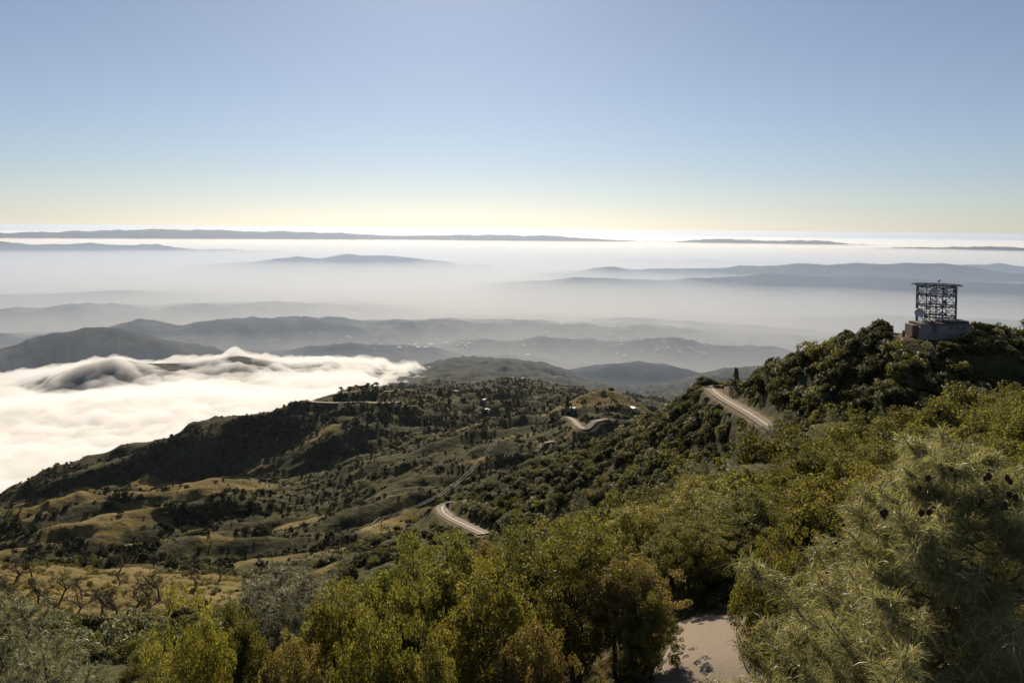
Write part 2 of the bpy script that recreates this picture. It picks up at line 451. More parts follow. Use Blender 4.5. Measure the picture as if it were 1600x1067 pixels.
# grassy openings: photo pixel, radius in metres
MEADOWS = [(30,900,45),(120,905,50),(220,905,50),(120,960,40),(200,985,45),(280,960,40),(60,940,35),(300,915,30),
           (560,850,28),(520,870,30),(600,820,28),(480,900,28),(640,830,25),(650,800,24),(450,930,25),
           (920,615,45),(950,612,40),(900,632,30),(985,622,35)]
MEADOW_PTS = [(hit(a, b, 120, 1400), r) for a, b, r in MEADOWS]
MEADOW_FAR = [(hit(a, b, 500, 1400), r) for a, b, r in [(70,795,20),(250,762,20),(310,757,26),(180,808,22),(340,842,18),(560,745,16),(380,753,20)]]
def grassiness(x, y):
    """1 where the hillside is dry grass, 0 where it is brush or woods."""
    x = np.asarray(x, float); y = np.asarray(y, float)
    r = np.hypot(x, y)
    u = (x*_ca + y*_sa); v = (-x*_sa + y*_ca)
    n = fbm(u/190, v/60, 61, 5, 0.62)*1.1 + 0.55*fbm(x/40, y/30, 71, 3, 0.6)
    # crests are bare, hollows wooded
    rg = ridged(u/420, (v+40*pnoise(u/260, v/260, 5))/140, 21, 4)
    g = -0.70 + n*1.05 + 0.50*rg
    px, _ = project(x, y, CAMZ-0.3*r)
    g = g - 0.25*sstep(420, 700, px)*sstep(420, 600, r) + 0.25*(1-sstep(250, 450, px))*sstep(420, 600, r)*(1-sstep(1150, 1300, r))
    g = g - 0.8*sstep(1150, 1300, r)*(1-sstep(2600, 3200, r))
    g = g - 1.2*(1-sstep(330, 420, r))
    for (p, rad) in MEADOW_PTS + MEADOW_FAR:
        d = np.hypot(x-p[0], y-p[1])/rad
        g = g + 1.6*np.exp(-d*d)
    return np.clip(g*1.5+0.3, 0, 1)
G = grassiness(V[:, 0], V[:, 1])

def ground_material():
    m, nt, out = mat('hillside')
    L = nt.links
    at = N(nt, 'ShaderNodeAttribute', attribute_name='grass')
    geo = nt.nodes.new('ShaderNodeNewGeometry')
    pos = geo.outputs['Position']
    n1 = noise(nt, 0.05, 8, 0.72, pos); n4 = noise(nt, 0.16, 5, 0.7, pos); n2 = noise(nt, 0.6, 5, 0.65, pos); n3 = noise(nt, 0.0045, 7, 0.68, pos)
    grass = ramp(nt, n1, [(0.3, (0.085, 0.074, 0.022)), (0.5, (0.17, 0.13, 0.042)), (0.7, (0.26, 0.185, 0.075))])
    brush = ramp(nt, n4, [(0.3, (0.022, 0.024, 0.009)), (0.5, (0.054, 0.052, 0.018)), (0.72, (0.125, 0.10, 0.040))])
    sub = N(nt, 'ShaderNodeMath', operation='MULTIPLY_ADD'); sub.inputs[1].default_value = 0.9; 
    L.new(n4, sub.inputs[0]); L.new(at.outputs['Fac'], sub.inputs[2])
    st = nt.nodes.new('ShaderNodeMapRange'); st.inputs[1].default_value = 0.75; st.inputs[2].default_value = 1.05
    L.new(sub.outputs[0], st.inputs[0])
    c = mix(nt, st.outputs[0], brush, grass)
    far = ramp(nt, n3, [(0.42, (0.018, 0.022, 0.017)), (0.55, (0.034, 0.035, 0.026)), (0.68, (0.11, 0.095, 0.062))])
    ln = nt.nodes.new('ShaderNodeVectorMath'); ln.operation = 'LENGTH'; L.new(pos, ln.inputs[0])
    fr = nt.nodes.new('ShaderNodeMapRange'); fr.inputs[1].default_value = 2500; fr.inputs[2].default_value = 3300
    L.new(ln.outputs['Value'], fr.inputs[0])
    c = mix(nt, fr.outputs[0], c, far)
    dirt = N(nt, 'ShaderNodeAttribute', attribute_name='dirt')
    c = mix(nt, dirt.outputs['Fac'], c, ramp(nt, n2, [(0.3, (0.10, 0.07, 0.04)), (0.7, (0.21, 0.155, 0.10))]))
    b = N(nt, 'ShaderNodeBsdfPrincipled', Roughness=0.95)
    b.inputs['Specular IOR Level'].default_value = 0.1
    L.new(c, b.inputs['Base Color'])
    bp = N(nt, 'ShaderNodeBump', Strength=0.9, Distance=3.0)
    L.new(n4, bp.inputs['Height']); L.new(bp.outputs[0], b.inputs['Normal'])
    L.new(b.outputs[0], out.inputs[0])
    return m
tri0 = np.stack([np.full(nA-1, nA*nR), idx[1:, 0], idx[:-1, 0]], -1)
me = mesh_np('ground', V, np.vstack([Fq]), ground_material(), smooth=True)
a = me.attributes.new('grass', 'FLOAT', 'POINT'); a.data.foreach_set('value', G.astype(np.float32))
def road_dist(x, y):
    best = np.full(x.shape, 1e9)
    for pl, hw, sh, fade in CARVE:
        mn = pl[:, :2].min(0)-15; mx = pl[:, :2].max(0)+15
        m = (x > mn[0]) & (x < mx[0]) & (y > mn[1]) & (y < mx[1])
        if not m.any(): continue
        xs, ys = x[m], y[m]; b = best[m]
        for k in range(len(pl)-1):
            ax, ay, _ = pl[k]; bx, by, _ = pl[k+1]
            dx, dy = bx-ax, by-ay
            t = np.clip(((xs-ax)*dx+(ys-ay)*dy)/(dx*dx+dy*dy+1e-9), 0, 1)
            b = np.minimum(b, np.hypot(xs-ax-t*dx, ys-ay-t*dy)-hw)
        best[m] = b
    return best
DIRT = 1-sstep(0.1, 1.4, road_dist(V[:, 0], V[:, 1]))
_rr = np.hypot(V[:, 0], V[:, 1])
a = me.attributes.new('dirt', 'FLOAT', 'POINT'); a.data.foreach_set('value', DIRT.astype(np.float32))
tag(obj('ground', me), 'brushy mountainside, valley floor and far hills', None, None, 'structure')
# small disc that closes the sheet under the lookout
V2 = np.vstack([np.stack([X[:, 0], Y[:, 0], Z[:, 0]], -1), [[0, 0, CAMZ-13.0]]])
tag(obj('summit_ground', mesh_np('summit_ground', V2, np.stack([np.full(nA-1, nA), np.arange(1, nA), np.arange(0, nA-1)], -1), me.materials[0], smooth=True)), kind='structure')

# ------------------------------------------------------------------ road surfaces
def ribbon(pl, half, lift, off=0.0, res=None):
    d = np.gradient(pl[:, :2], axis=0); d /= np.linalg.norm(d, axis=1)[:, None]+1e-9
    nrm = np.stack([-d[:, 1], d[:, 0]], -1)
    V = []
    for s in (off-half, off+half):
        q = pl.copy(); q[:, :2] += nrm*s; q[:, 2] += lift; V.append(q)
    n = len(pl); V = np.vstack(V)
    F_ = [(i, i+1, n+i+1, n+i) for i in range(n-1)]
    return V, np.array(F_)[:, ::-1]
def densify(pl, step):
    seg = np.linalg.norm(np.diff(pl, axis=0), axis=1); s = np.concatenate([[0], np.cumsum(seg)])
    t = np.arange(0, s[-1], step)
    return np.stack([np.interp(t, s, pl[:, k]) for k in range(3)], -1)
asphalt = simple('asphalt', (0.13, 0.105, 0.08), 0.9, var=0.35, scale=0.25)
paint_y = simple('yellow_paint', (0.60, 0.46, 0.22), 0.7)
paint_w = simple('white_paint', (0.36, 0.32, 0.26), 0.8)
gravel = simple('gravel_shoulder', (0.3, 0.24, 0.17), 0.95, var=0.3, scale=1.0)
def make_road(key, half, label, centre=True, edges=True, m=asphalt, lift=0.14):
    pl = densify(ROADS[key], 1.5)
    V, Fx = ribbon(pl, half, lift)
    o = obj('road', mesh_np('road', V, Fx, m)); tag(o, label, None, None, 'structure')
    if centre:
        for s in (-0.17, 0.17):
            V, Fx = ribbon(pl, 0.09, lift+0.01, s); tag(obj('road_marking', mesh_np('road_marking', V, Fx, paint_y), o))
    if edges:
        for s in (-half+0.4, half-0.4):
            V, Fx = ribbon(pl, 0.06, lift+0.01, s); tag(obj('road_marking', mesh_np('road_marking', V, Fx, paint_w), o))
    return o
make_road('upper', 2.3, 'two lane asphalt road climbing round the spur under the antenna hill', edges=False)
make_road('bend', 2.7, 'hairpin of the asphalt road on the brow of the spur')
make_road('middle', 3.6, 'asphalt road junction beside the grassy knoll', centre=True, edges=False, lift=0.7)
make_road('bench', 3.5, 'pale dirt road cut along the dark ridge', False, False, gravel, 0.6)
make_road('benchtop', 2.6, 'upper dirt road along the crest of the dark ridge', False, False, gravel, 0.6)
make_road('track', 3.0, 'short bare track beside the middle road', False, False, gravel, 0.6)

# ------------------------------------------------------------------ air: haze, valley mist, fog bank
def ring_box(name, r, z0, z1, n=48):
    t = np.linspace(0, 2*PI, n, endpoint=False)
    ring = np.stack([np.sin(t)*r, np.cos(t)*r], -1)
    V = np.vstack([np.c_[ring, np.full(n, z0)], np.c_[ring, np.full(n, z1)]])
    bm_f = [tuple(range(n)), tuple(range(n, 2*n))[::-1]] + [(n+i, n+(i+1) % n, (i+1) % n, i) for i in range(n)]
    me = bpy.data.meshes.new(name); me.from_pydata(V.tolist(), [], bm_f); me.update()
    return me
HAZE_D = 7.5e-6
MIST_D = 4.0e-4
me = ring_box('haze', 129000, FLOOR-400, CAMZ+25); me.materials.append(volmat('thin_haze', (0.60, 0.74, 1.0), HAZE_D, 0.45))
tag(obj('haze', me), 'thin pale air haze over the whole view', None, None, 'stuff')
MIST_TOP = CAMZ-835
me = ring_box('mist', 124000, FLOOR-300, MIST_TOP); me.materials.append(volmat('valley_mist', (0.91, 0.88, 0.82), MIST_D, 0.42))
tag(obj('mist', me), 'white mist lying in the valleys between the far ridges', None, None, 'stuff')

me = ring_box('mist', 24600, FLOOR-310, CAMZ-400); me.materials.append(volmat('high_mist', (0.50, 0.64, 0.88), 7.5e-5, 0.25))
tag(obj('mist', me), 'thin blue-grey haze layer above the valley mist', None, None, 'stuff')
def fog_bank():
    az = np.radians(np.arange(-62, -2.0, 0.16)); r = np.exp(np.linspace(math.log(1350), math.log(3500), 210))
    A, R = np.meshgrid(az, r, indexing='ij')
    x = np.sin(A)*R; y = np.cos(A)*R
    n = 16*fbm(x/420, y/300, 81, 3) + 12*np.abs(fbm(x/130, y/95, 91, 4))*1.6 + 9*np.abs(fbm(x/48, y/38, 95, 4, 0.6))
    ground = height(x, y)
    top = CAMZ-508 + n + 30*sstep(1600, 1350, R)
    # it climbs the far ridge and spills thinly over it
    lip = ground + 10 + 26*fbm(x/170, y/110, 99, 4) + 6*fbm(x/40, y/35, 97, 2)
    climb = sstep(2450, 3050, R)
    top = top*(1-climb) + np.maximum(top-25, lip)*climb
    # thins out to the right, where the wooded ridge stops it
    px, _ = project(x, y, top)
    edge = sstep(700, 560, px + 60*fbm(x/90, y/70, 96, 3))
    top = top - (1-edge)*75
    # far rim goes under the ground
    top = top - 160*sstep(3300, 3480, R)
    top = top - 200*sstep(math.radians(-50), math.radians(-60), A)
    bot = np.minimum(ground-60, top-80)
    V = np.vstack([np.stack([x, y, top], -1).reshape(-1, 3), np.stack([x, y, bot], -1).reshape(-1, 3)])
    a, b = x.shape; I = np.arange(a*b).reshape(a, b); J = I+a*b
    q = [np.stack([I[:-1, :-1], I[:-1, 1:], I[1:, 1:], I[1:, :-1]], -1).reshape(-1, 4)[:, ::-1],
         np.stack([J[:-1, :-1], J[:-1, 1:], J[1:, 1:], J[1:, :-1]], -1).reshape(-1, 4)]
    for e, f_ in ((I[0], J[0]), (J[-1], I[-1])):
        q.append(np.stack([e[:-1], e[1:], f_[1:], f_[:-1]], -1))
    for e, f_ in ((J[:, 0], I[:, 0]), (I[:, -1], J[:, -1])):
        q.append(np.stack([e[:-1], e[1:], f_[1:], f_[:-1]], -1))
    return mesh_np('fog_bank', V, np.vstack(q)[:, ::-1], volmat('fog', (1.0, 0.99, 0.98), FOG_D, 0.35), smooth=False)
FOG_D = 0.02
o = obj('fog_bank', fog_bank()); tag(o, 'bright white fog bank filling the valley on the left', None, None, 'stuff')
import bmesh
_bm = bmesh.new(); _bm.from_mesh(o.data); bmesh.ops.recalc_face_normals(_bm, faces=_bm.faces); _bm.to_mesh(o.data); _bm.free()
# ------------------------------------------------------------------ plants
def rnd_unit(n, rng):
    v = rng.normal(size=(n, 3)); return v/np.linalg.norm(v, axis=1)[:, None]
def leaf_quads(cen, nrm, ln, wd, rng):
    """Rhombic leaves (or leaf sprays) at cen, facing nrm."""
    n = len(cen)
    t = rnd_unit(n, rng); u = np.cross(nrm, t); u /= np.linalg.norm(u, axis=1)[:, None]+1e-9
    v = np.cross(nrm, u)
    s = (0.7+0.6*rng.random(n))[:, None]
    a = cen+u*ln*s*0.5; b = cen+v*wd*s*0.5; c = cen-u*ln*s*0.5; d = cen-v*wd*s*0.5
    V = np.stack([a, b, c, d], 1).reshape(-1, 3)
    return V, np.arange(4*n).reshape(n, 4)
def clump_centres(n, R, rng, low=-0.3, hollow=0.55):
    """Clump centres filling the outer part of an ellipsoid that sits on z = 0, bumpy outline."""
    out = []
    bump = rnd_unit(9, rng); amp = rng.random(9)*0.5
    while len(out) < n:
        d = rnd_unit(1, rng)[0]
        if d[2] < low: continue
        k = 1.0 + sum(a*max(0, float(d@b))**4 for a, b in zip(amp, bump)) - 0.22
        r = k*(hollow + (1-hollow)*rng.random()**0.5)
        out.append(d*r)
    return np.array(out)*np.array(R)
def crown_np(n, per, R, cr, ln, wd, seed, zc, low=-0.3, hollow=0.55, facing=0.5):
    rng = np.random.default_rng(seed)
    cc = clump_centres(n, R, rng, low, hollow)+np.array([0, 0, zc])
    d = rnd_unit(n*per, rng)
    rad = (0.45+0.55*rng.random(n*per)**0.6)
    crs = np.repeat(cr*(0.7+0.6*rng.random(n)), per)
    cen = np.repeat(cc, per, 0) + d*(rad*crs)[:, None]*np.array([1, 1, 0.8])
    nr = d*facing + rnd_unit(n*per, rng)*(1-facing*0.5) + np.array([0, 0, 0.25]); nr /= np.linalg.norm(nr, axis=1)[:, None]
    V, Fq = leaf_quads(cen, nr, ln, wd, rng)
    return V, Fq, cc
def tube(path, radii, seg=6):
    path = np.array(path, float); n = len(path)
    V = []; 
    for i in range(n):
        t = path[min(i+1, n-1)]-path[max(i-1, 0)]; t /= np.linalg.norm(t)+1e-9
        a = np.cross(t, [0.3, 1, 0.2]); a /= np.linalg.norm(a)+1e-9; b = np.cross(t, a)
        for k in range(seg):
            w = 2*PI*k/seg; V.append(path[i]+radii[i]*(math.cos(w)*a+math.sin(w)*b))
    Fq = [(i*seg+k, i*seg+(k+1) % seg, (i+1)*seg+(k+1) % seg, (i+1)*seg+k) for i in range(n-1) for k in range(seg)]
    return np.array(V), np.array(Fq)
def join(parts):
    Vs, Fs, o = [], [], 0
    for V, Fq in parts:
        Vs.append(V); Fs.append(np.asarray(Fq)+o); o += len(V)
    return np.vstack(Vs), np.vstack(Fs)
def limb(a, b, r0, r1, rng, sag=0.12, n=6, seg=5):
    a = np.array(a, float); b = np.array(b, float); L = np.linalg.norm(b-a)
    j = rng.normal(size=3)*L*sag
    pts = [a+(b-a)*t + j*math.sin(PI*t) + rng.normal(size=3)*L*0.02*(0 < t < 1) for t in np.linspace(0, 1, n)]
    return tube(pts, np.linspace(r0, r1, n), seg)

L_OAK = leafmat('oak_leaves', (0.086, 0.084, 0.023), (0.30, 0.26, 0.085), trans=0.48, rough=0.5, spec=0.3, tcol=(0.99, 0.97, 0.45), objvar=0.5)
L_BRUSH = leafmat('brush_leaves', (0.070, 0.072, 0.022), (0.24, 0.205, 0.068), trans=0.44, rough=0.6, spec=0.2, tcol=(0.98, 0.95, 0.48), objvar=0.7)
L_DARK = leafmat('dark_leaves', (0.036, 0.041, 0.014), (0.13, 0.118, 0.040), trans=0.3, rough=0.6, spec=0.2, tcol=(1.0, 0.95, 0.4), objvar=0.8)
L_FAR = leafmat('woods_leaves', (0.030, 0.034, 0.014), (0.10, 0.085, 0.036), trans=0.22, rough=0.7, tcol=(1.0, 0.9, 0.5), spec=0.1, objvar=1.2)
L_PINE = leafmat('pine_needles', (0.14, 0.155, 0.075), (0.40, 0.37, 0.22), trans=0.48, rough=0.4, tcol=(1.0, 0.95, 0.55), spec=0.5, objvar=0.3)
L_GREY = leafmat('grey_needles', (0.10, 0.11, 0.07), (0.26, 0.25, 0.16), trans=0.4, rough=0.5, tcol=(1.0, 0.95, 0.6), objvar=0.4)
L_BARE = simple('bare_twigs', (0.055, 0.042, 0.032), 0.9, var=0.3, scale=2.0)
BARK = simple('bark', (0.07, 0.055, 0.042), 0.95, var=0.4, scale=8.0)
BARK_P = simple('pine_bark', (0.10, 0.085, 0.07), 0.9, var=0.35, scale=9.0)
CONE_M = simple('pine_cone', (0.075, 0.042, 0.026), 0.8, var=0.4, scale=20.0)

# ---- foreground oaks: unit height 1 = 5 m
def oak_meshes(seed, lm):
    rng = np.random.default_rng(seed)
    V, Fq, cc = crown_np(92, 270, (1.6, 1.6, 1.75), 0.34, 0.078, 0.044, seed, 3.15, low=-0.6, hollow=0.35, facing=0.3)
    V2, F2, cc2 = crown_np(110, 75, (1.85, 1.85, 2.05), 0.19, 0.078, 0.044, seed+50, 3.15, low=-0.4, hollow=0.82, facing=0.2)
    Vc, Fc = join([(V, Fq), (V2, F2)])
    parts = []
    nstem = 3
    for k in range(nstem):
        w = 2*PI*k/nstem+rng.random()
        p0 = np.array([0.18*math.cos(w), 0.18*math.sin(w), -0.6]); p1 = np.array([0.55*math.cos(w), 0.55*math.sin(w), 2.0+0.5*rng.random()])
        parts.append(limb(p0, p1, 0.12, 0.075, rng, 0.06, 7, 8))
        for c in cc[rng.choice(len(cc), 11)]:
            m = p0+(p1-p0)*rng.uniform(0.6, 1.0)
            parts.append(limb(m, c, 0.045, 0.012, rng, 0.1, 5, 4))
    Vt, Ft = join(parts)
    return (mesh_np('crown', Vc, Fc, lm), mesh_np('trunk', Vt, Ft, BARK, True))
L_OAK2 = leafmat('dark_oak_leaves', (0.074, 0.078, 0.023), (0.25, 0.22, 0.076), trans=0.45, rough=0.5, spec=0.3, tcol=(0.98, 0.98, 0.48), objvar=0.5)
L_OAK3 = leafmat('brown_oak_leaves', (0.095, 0.080, 0.030), (0.31, 0.245, 0.110), trans=0.42, rough=0.6, spec=0.2, tcol=(1.0, 0.92, 0.55), objvar=0.5)
OAKS = [oak_meshes(s, l) for s, l in ((101, L_OAK), (102, L_OAK2), (103, L_OAK3), (104, L_OAK), (105, L_OAK2))]
def terr(x, y):
    return float(height(np.array([x]), np.array([y]))[0])
def place_oak(px, py, D, wpx, k, label):
    top = P(px, py, D); g = terr(top[0], top[1])
    h = max(top[2]-g, 3.2); base = top[2]-h
    rng = math.sqrt(D*D+(CAMZ-top[2])**2)
    w = 0.86*wpx/F*float(np.dot(top-np.array([0, 0, CAMZ]), _f))
    o = bpy.data.objects.new('oak_tree', None); COL.objects.link(o)
    o.location = (top[0], top[1], base-0.1); o.rotation_euler = (0, 0, k*1.37+px*0.01)
    o.scale = (w/3.7, w/3.7, h/5.0)
    c, t = OAKS[k % 5]
    obj('crown', c, o); obj('trunk', t, o)
    tag(o, label, 'tree', 'oaks in front of the lookout'); return o
OAK_SPOTS = [
 (300,962,21,130,'small leafy oak at the left end of the foreground oaks'),
 (372,945,24,140,'rounded oak second from the left end of the foreground row'),
 (450,985,20,150,'low oak standing in front of the grey pines'),
 (530,925,23,170,'yellow-green oak just right of the grey pines'),
 (612,878,25,190,'broad oak below the hairpin with grass slope behind'),
 (600,960,19,170,'short oak at the bottom edge under the broad oak'),
 (700,850,27,190,'tall oak directly below the hairpin road'),
 (762,836,31,150,'oak hiding the near end of the hairpin'),
 (765,905,21,190,'front oak with dark interior below the hairpin'),
 (830,838,29,170,'oak with a knobbly top right of the hairpin'),
 (905,835,24,210,'oak with the thickest dark trunk in the foreground'),
 (900,808,34,140,'oak rising behind the thick-trunked oak'),
 (985,862,23,170,'oak leaning over the shaded left edge of the path'),
 (1000,795,36,150,'sunlit oak in the second row above the path'),
 (1062,812,31,130,'narrow oak beside the dark gap'),
 (1105,762,37,160,'oak at the right end of the second row'),
 (1165,768,35,130,'darker oak overlapping the right end of the second row'),
 (1118,848,31,100,'dark oak deep in the shade at the end of the path'),
 (1172,862,32,90,'shaded oak standing right behind the path end'),
 (1142,803,33,170,'tall shade oak filling the middle of the dark gap'),
 (1088,822,30,130,'oak leaning into the dark gap from the left'),
 (670,985,18,150,'lowest oak in the centre cut by the bottom edge'),
 (830,960,19,170,'oak at the bottom edge left of the thick trunk'),
 (1008,935,22,110,'bushy oak bordering the sunlit path'),
]
for i, (a, b, D, w, lab) in enumerate(OAK_SPOTS):
    place_oak(a, b, D, w, i, lab)

# ---- bushes
def bush_mesh(seed, n, per, R, cr, ln, wd, m, zc=0.0, low=-0.1, core=True, facing=0.5):
    V, Fq, cc = crown_np(n, per, R, cr, ln, wd, seed, zc, low=low, hollow=0.6, facing=facing)
    return mesh_np('bush_leaves', V, Fq, m)
NEAR_B = [bush_mesh(200+k, 34, 120, (1.35, 1.35, 1.25+0.15*k), 0.42, 0.13, 0.08, L_BRUSH, 0.35) for k in range(4)]
MID_B = [bush_mesh(220+k, 30+6*k, 66, (1.3, 1.3, 1.1+0.25*(k % 3)), 0.34+0.05*k, 0.21, 0.13, L_DARK, 0.35, facing=0.7) for k in range(4)]
MID_B += [bush_mesh(230+k, 28, 60, (1.3, 1.3, 1.3), 0.38, 0.20, 0.13, (L_BRUSH, L_OAK2)[k % 2], 0.35, facing=0.6) for k in range(2)]
MID_B += [bush_mesh(235, 14, 30, (1.2, 1.2, 1.6), 0.42, 0.30, 0.18, L_GREY, 0.4, facing=0.5)]
FAR_B = [bush_mesh(240+k, 16, 24, (1.2, 1.2, 1.1+0.2*(k % 3)), 0.46, 0.48, 0.33, L_FAR, 0.3, facing=0.8) for k in range(4)]
FAR_C = [bush_mesh(260+k, 7, 8, (1.1, 1.1, 1.0+0.2*(k % 3)), 0.6, 1.1, 0.85, L_FAR, 0.3, facing=0.8) for k in range(3)]

# ---- grey pines: wispy open crowns of long needles
def pine_np(seed, H, Rb, nwh, per_wh, ntuft, nneed, nl, nw, top_round=1.0, up=0.5, zlow=0.12, shape=0.9):
    rng = np.random.default_rng(seed)
    wood = []; tc = []; td = []
    wood.append(limb((0, 0, -0.8), (0.15, 0.1, H), 0.016*H, 0.015, rng, 0.02, 12, 7))
    tips = []
    for i in range(nwh):
        f = zlow + (1-zlow)*(i+0.5*rng.random())/nwh
        z = f*H
        L = Rb*(1-f)**shape*(0.75+0.5*rng.random())+0.25
        a0 = rng.random()*7
        for k in range(per_wh):
            w = a0+2*PI*k/per_wh+rng.normal()*0.25
            Lk = L*(0.7+0.5*rng.random())
            d = np.array([math.cos(w), math.sin(w), 0])
            rise = up*Lk*(0.6+0.8*rng.random())
            n = 8
            pts = [np.array([0, 0, z]) + d*Lk*t + np.array([0, 0, rise*t**2.2 - 0.08*Lk*math.sin(PI*t)]) + rng.normal(size=3)*0.03*Lk*(t > 0) for t in np.linspace(0, 1, n)]
            wood.append(tube(pts, np.linspace(0.0065*H*(1-f)+0.014, 0.007, n), 5))
            tips.append(pts[-1])
            m = max(3, int(ntuft*Lk))
            for _ in range(m):
                t = 0.25+0.75*rng.random()**0.7
                q = t*(n-1); j = min(int(q), n-2); p = pts[j]+(pts[j+1]-pts[j])*(q-j)
                side = rnd_unit(1, rng)[0]; side[2] = abs(side[2])*0.8
                e = p+side*(0.12+0.66*rng.random())*min(1, Lk*0.5+0.2)*(1.25-t)*1.3
                if rng.random() < 0.5: wood.append(tube([p, (p+e)/2+rng.normal(size=3)*0.02, e], [0.009, 0.007, 0.005], 3))
                tc.append(e); dd = (e-p)/(np.linalg.norm(e-p)+1e-6)*0.6 + np.array([0, 0, 0.55]) + d*0.4; td.append(dd/np.linalg.norm(dd))
    tc = np.array(tc); td = np.array(td); nT = len(tc)
    d = np.repeat(td, nneed, 0)*0.55 + rnd_unit(nT*nneed, rng)*0.95
    d /= np.linalg.norm(d, axis=1)[:, None]
    c = np.repeat(tc, nneed, 0) - np.repeat(td, nneed, 0)*(rng.random(nT*nneed)*0.22)[:, None]
    s = np.cross(d, rnd_unit(len(d), rng)); s /= np.linalg.norm(s, axis=1)[:, None]+1e-9
    ln = nl*(0.65+0.6*rng.random(len(d)))[:, None]
    droop = np.array([0, 0, -0.22])*ln
    mid = c+d*ln*0.55; tip = c+d*ln+droop
    V = np.stack([c-s*nw*.5, c+s*nw*.5, mid+s*nw*.5, mid-s*nw*.5, tip], 1)
    n = len(d); base = np.arange(n)*5
    Fa = np.stack([base, base+1, base+2, base+3], -1); Fb = np.stack([base+3, base+2, base+4, base+4], -1)
    return V.reshape(-1, 3), Fa, Fb, join(wood), tips, nT
def needle_mesh(name, V, Fa, Fb, m):
    """quads for the needle shafts, triangles for the tips"""
    me = bpy.data.meshes.new(name); n = len(Fa)
    loops = np.concatenate([Fa.ravel(), Fb[:, :3].ravel()]).astype(np.int32)
    me.vertices.add(len(V)); me.vertices.foreach_set('co', V.astype(np.float32).ravel())
    me.loops.add(len(loops)); me.loops.foreach_set('vertex_index', loops)
    me.polygons.add(2*n); me.polygons.foreach_set('loop_start', np.concatenate([np.arange(n)*4, 4*n+np.arange(n)*3]).astype(np.int32))
    me.update(calc_edges=True); me.materials.append(m); return me
def cone_mesh():
    bm = bmesh.new()
    rows, seg = 9, 9
    for i in range(rows):
        t = i/(rows-1); z = -0.12+0.24*t; r = 0.075*math.sin(PI*(0.12+0.80*t))**0.8
        for k in range(seg):
            a = 2*PI*(k+0.5*(i % 2))/seg
            c = Vector((math.cos(a)*r, math.sin(a)*r, z)); t1 = Vector((-math.sin(a), math.cos(a), 0)); ou = Vector((math.cos(a), math.sin(a), 0.35))
            vs = [bm.verts.new(c-t1*0.026-Vector((0, 0, .016))), bm.verts.new(c+t1*0.026-Vector((0, 0, .016))), bm.verts.new(c+ou*0.04+Vector((0, 0, .012))), bm.verts.new(c+Vector((0, 0, .022))-ou*0.03)]
            bm.faces.new((vs[0], vs[1], vs[2])); bm.faces.new((vs[0], vs[2], vs[3])); bm.faces.new((vs[1], vs[3], vs[2]))
    bmesh.ops.create_uvsphere(bm, u_segments=8, v_segments=6, radius=0.07, matrix=Matrix.Diagonal((1, 1, 1.55, 1)))
    me = bpy.data.meshes.new('cone'); bm.to_mesh(me); bm.free(); me.materials.append(CONE_M); return me
CONE = cone_mesh()
def pine(name, loc, rz, data, mneed, label, group=None, cones=(), sc=1.0):
    nm, wm = data
    o = bpy.data.objects.new(name, None); COL.objects.link(o); o.location = loc; o.rotation_euler = (0, 0, rz)
    o.scale = (sc,)*3 if not hasattr(sc, '__len__') else sc
    obj('needles', nm, o); obj('trunk', wm, o)
    for p in cones:
        c = obj('cone', CONE, o, p, random.random()*6, 0.30+0.12*random.random()); c.rotation_euler = (random.uniform(-.5, .5), random.uniform(-.5, .5), random.random()*6)
    tag(o, label, 'tree', group); return o
def pine_pair(args, mneed):
    V, Fa, Fb, w, tips, nT = pine_np(**args)
    return (needle_mesh('needles', V, Fa, Fb, mneed), mesh_np('trunk', w[0], w[1], BARK_P, True)), tips, nT
# the big pine on the right
top = P(1492, 700, 13.2); gz = terr(top[0], top[1])
Hb = top[2]-gz
BIG, tips, nT = pine_pair(dict(seed=301, H=Hb, Rb=3.7, nwh=23, per_wh=8, ntuft=25, nneed=30, nl=0.22, nw=0.0075, up=0.36, zlow=0.06, shape=0.66), L_PINE)
print('big pine tufts', nT, 'height', Hb)
# cones hang high in the crown, on the side towards the lookout
def cone_spots(root, rz, pixels):
    out = []
    R_ = Matrix.Rotation(-rz, 3, 'Z')
    for (a, b, D) in pixels:
        q = P(a, b, D); v = Vector(q)-Vector(root); out.append(tuple(R_ @ v))
    return out
rootp = (top[0], top[1], gz)
cs = cone_spots(rootp, 0.0, [(1487,733,12.6),(1478,737,12.7),(1493,742,12.7),(1545,744,12.3),(1540,747,12.4),(1574,747,12.3),(1578,752,12.4),(1577,773,12.1),(1587,777,12.1),(1570,790,12.0),(1534,782,11.9),(1530,788,11.9),(1384,800,11.2),(1380,803,11.3),(1440,801,11.2),(1452,800,11.3),(1437,762,12.0),(1450,747,12.2)])
pine('pine_tree', rootp, 0.0, BIG, L_PINE, 'large grey-green pine with dark cones filling the lower right corner', None, cs)
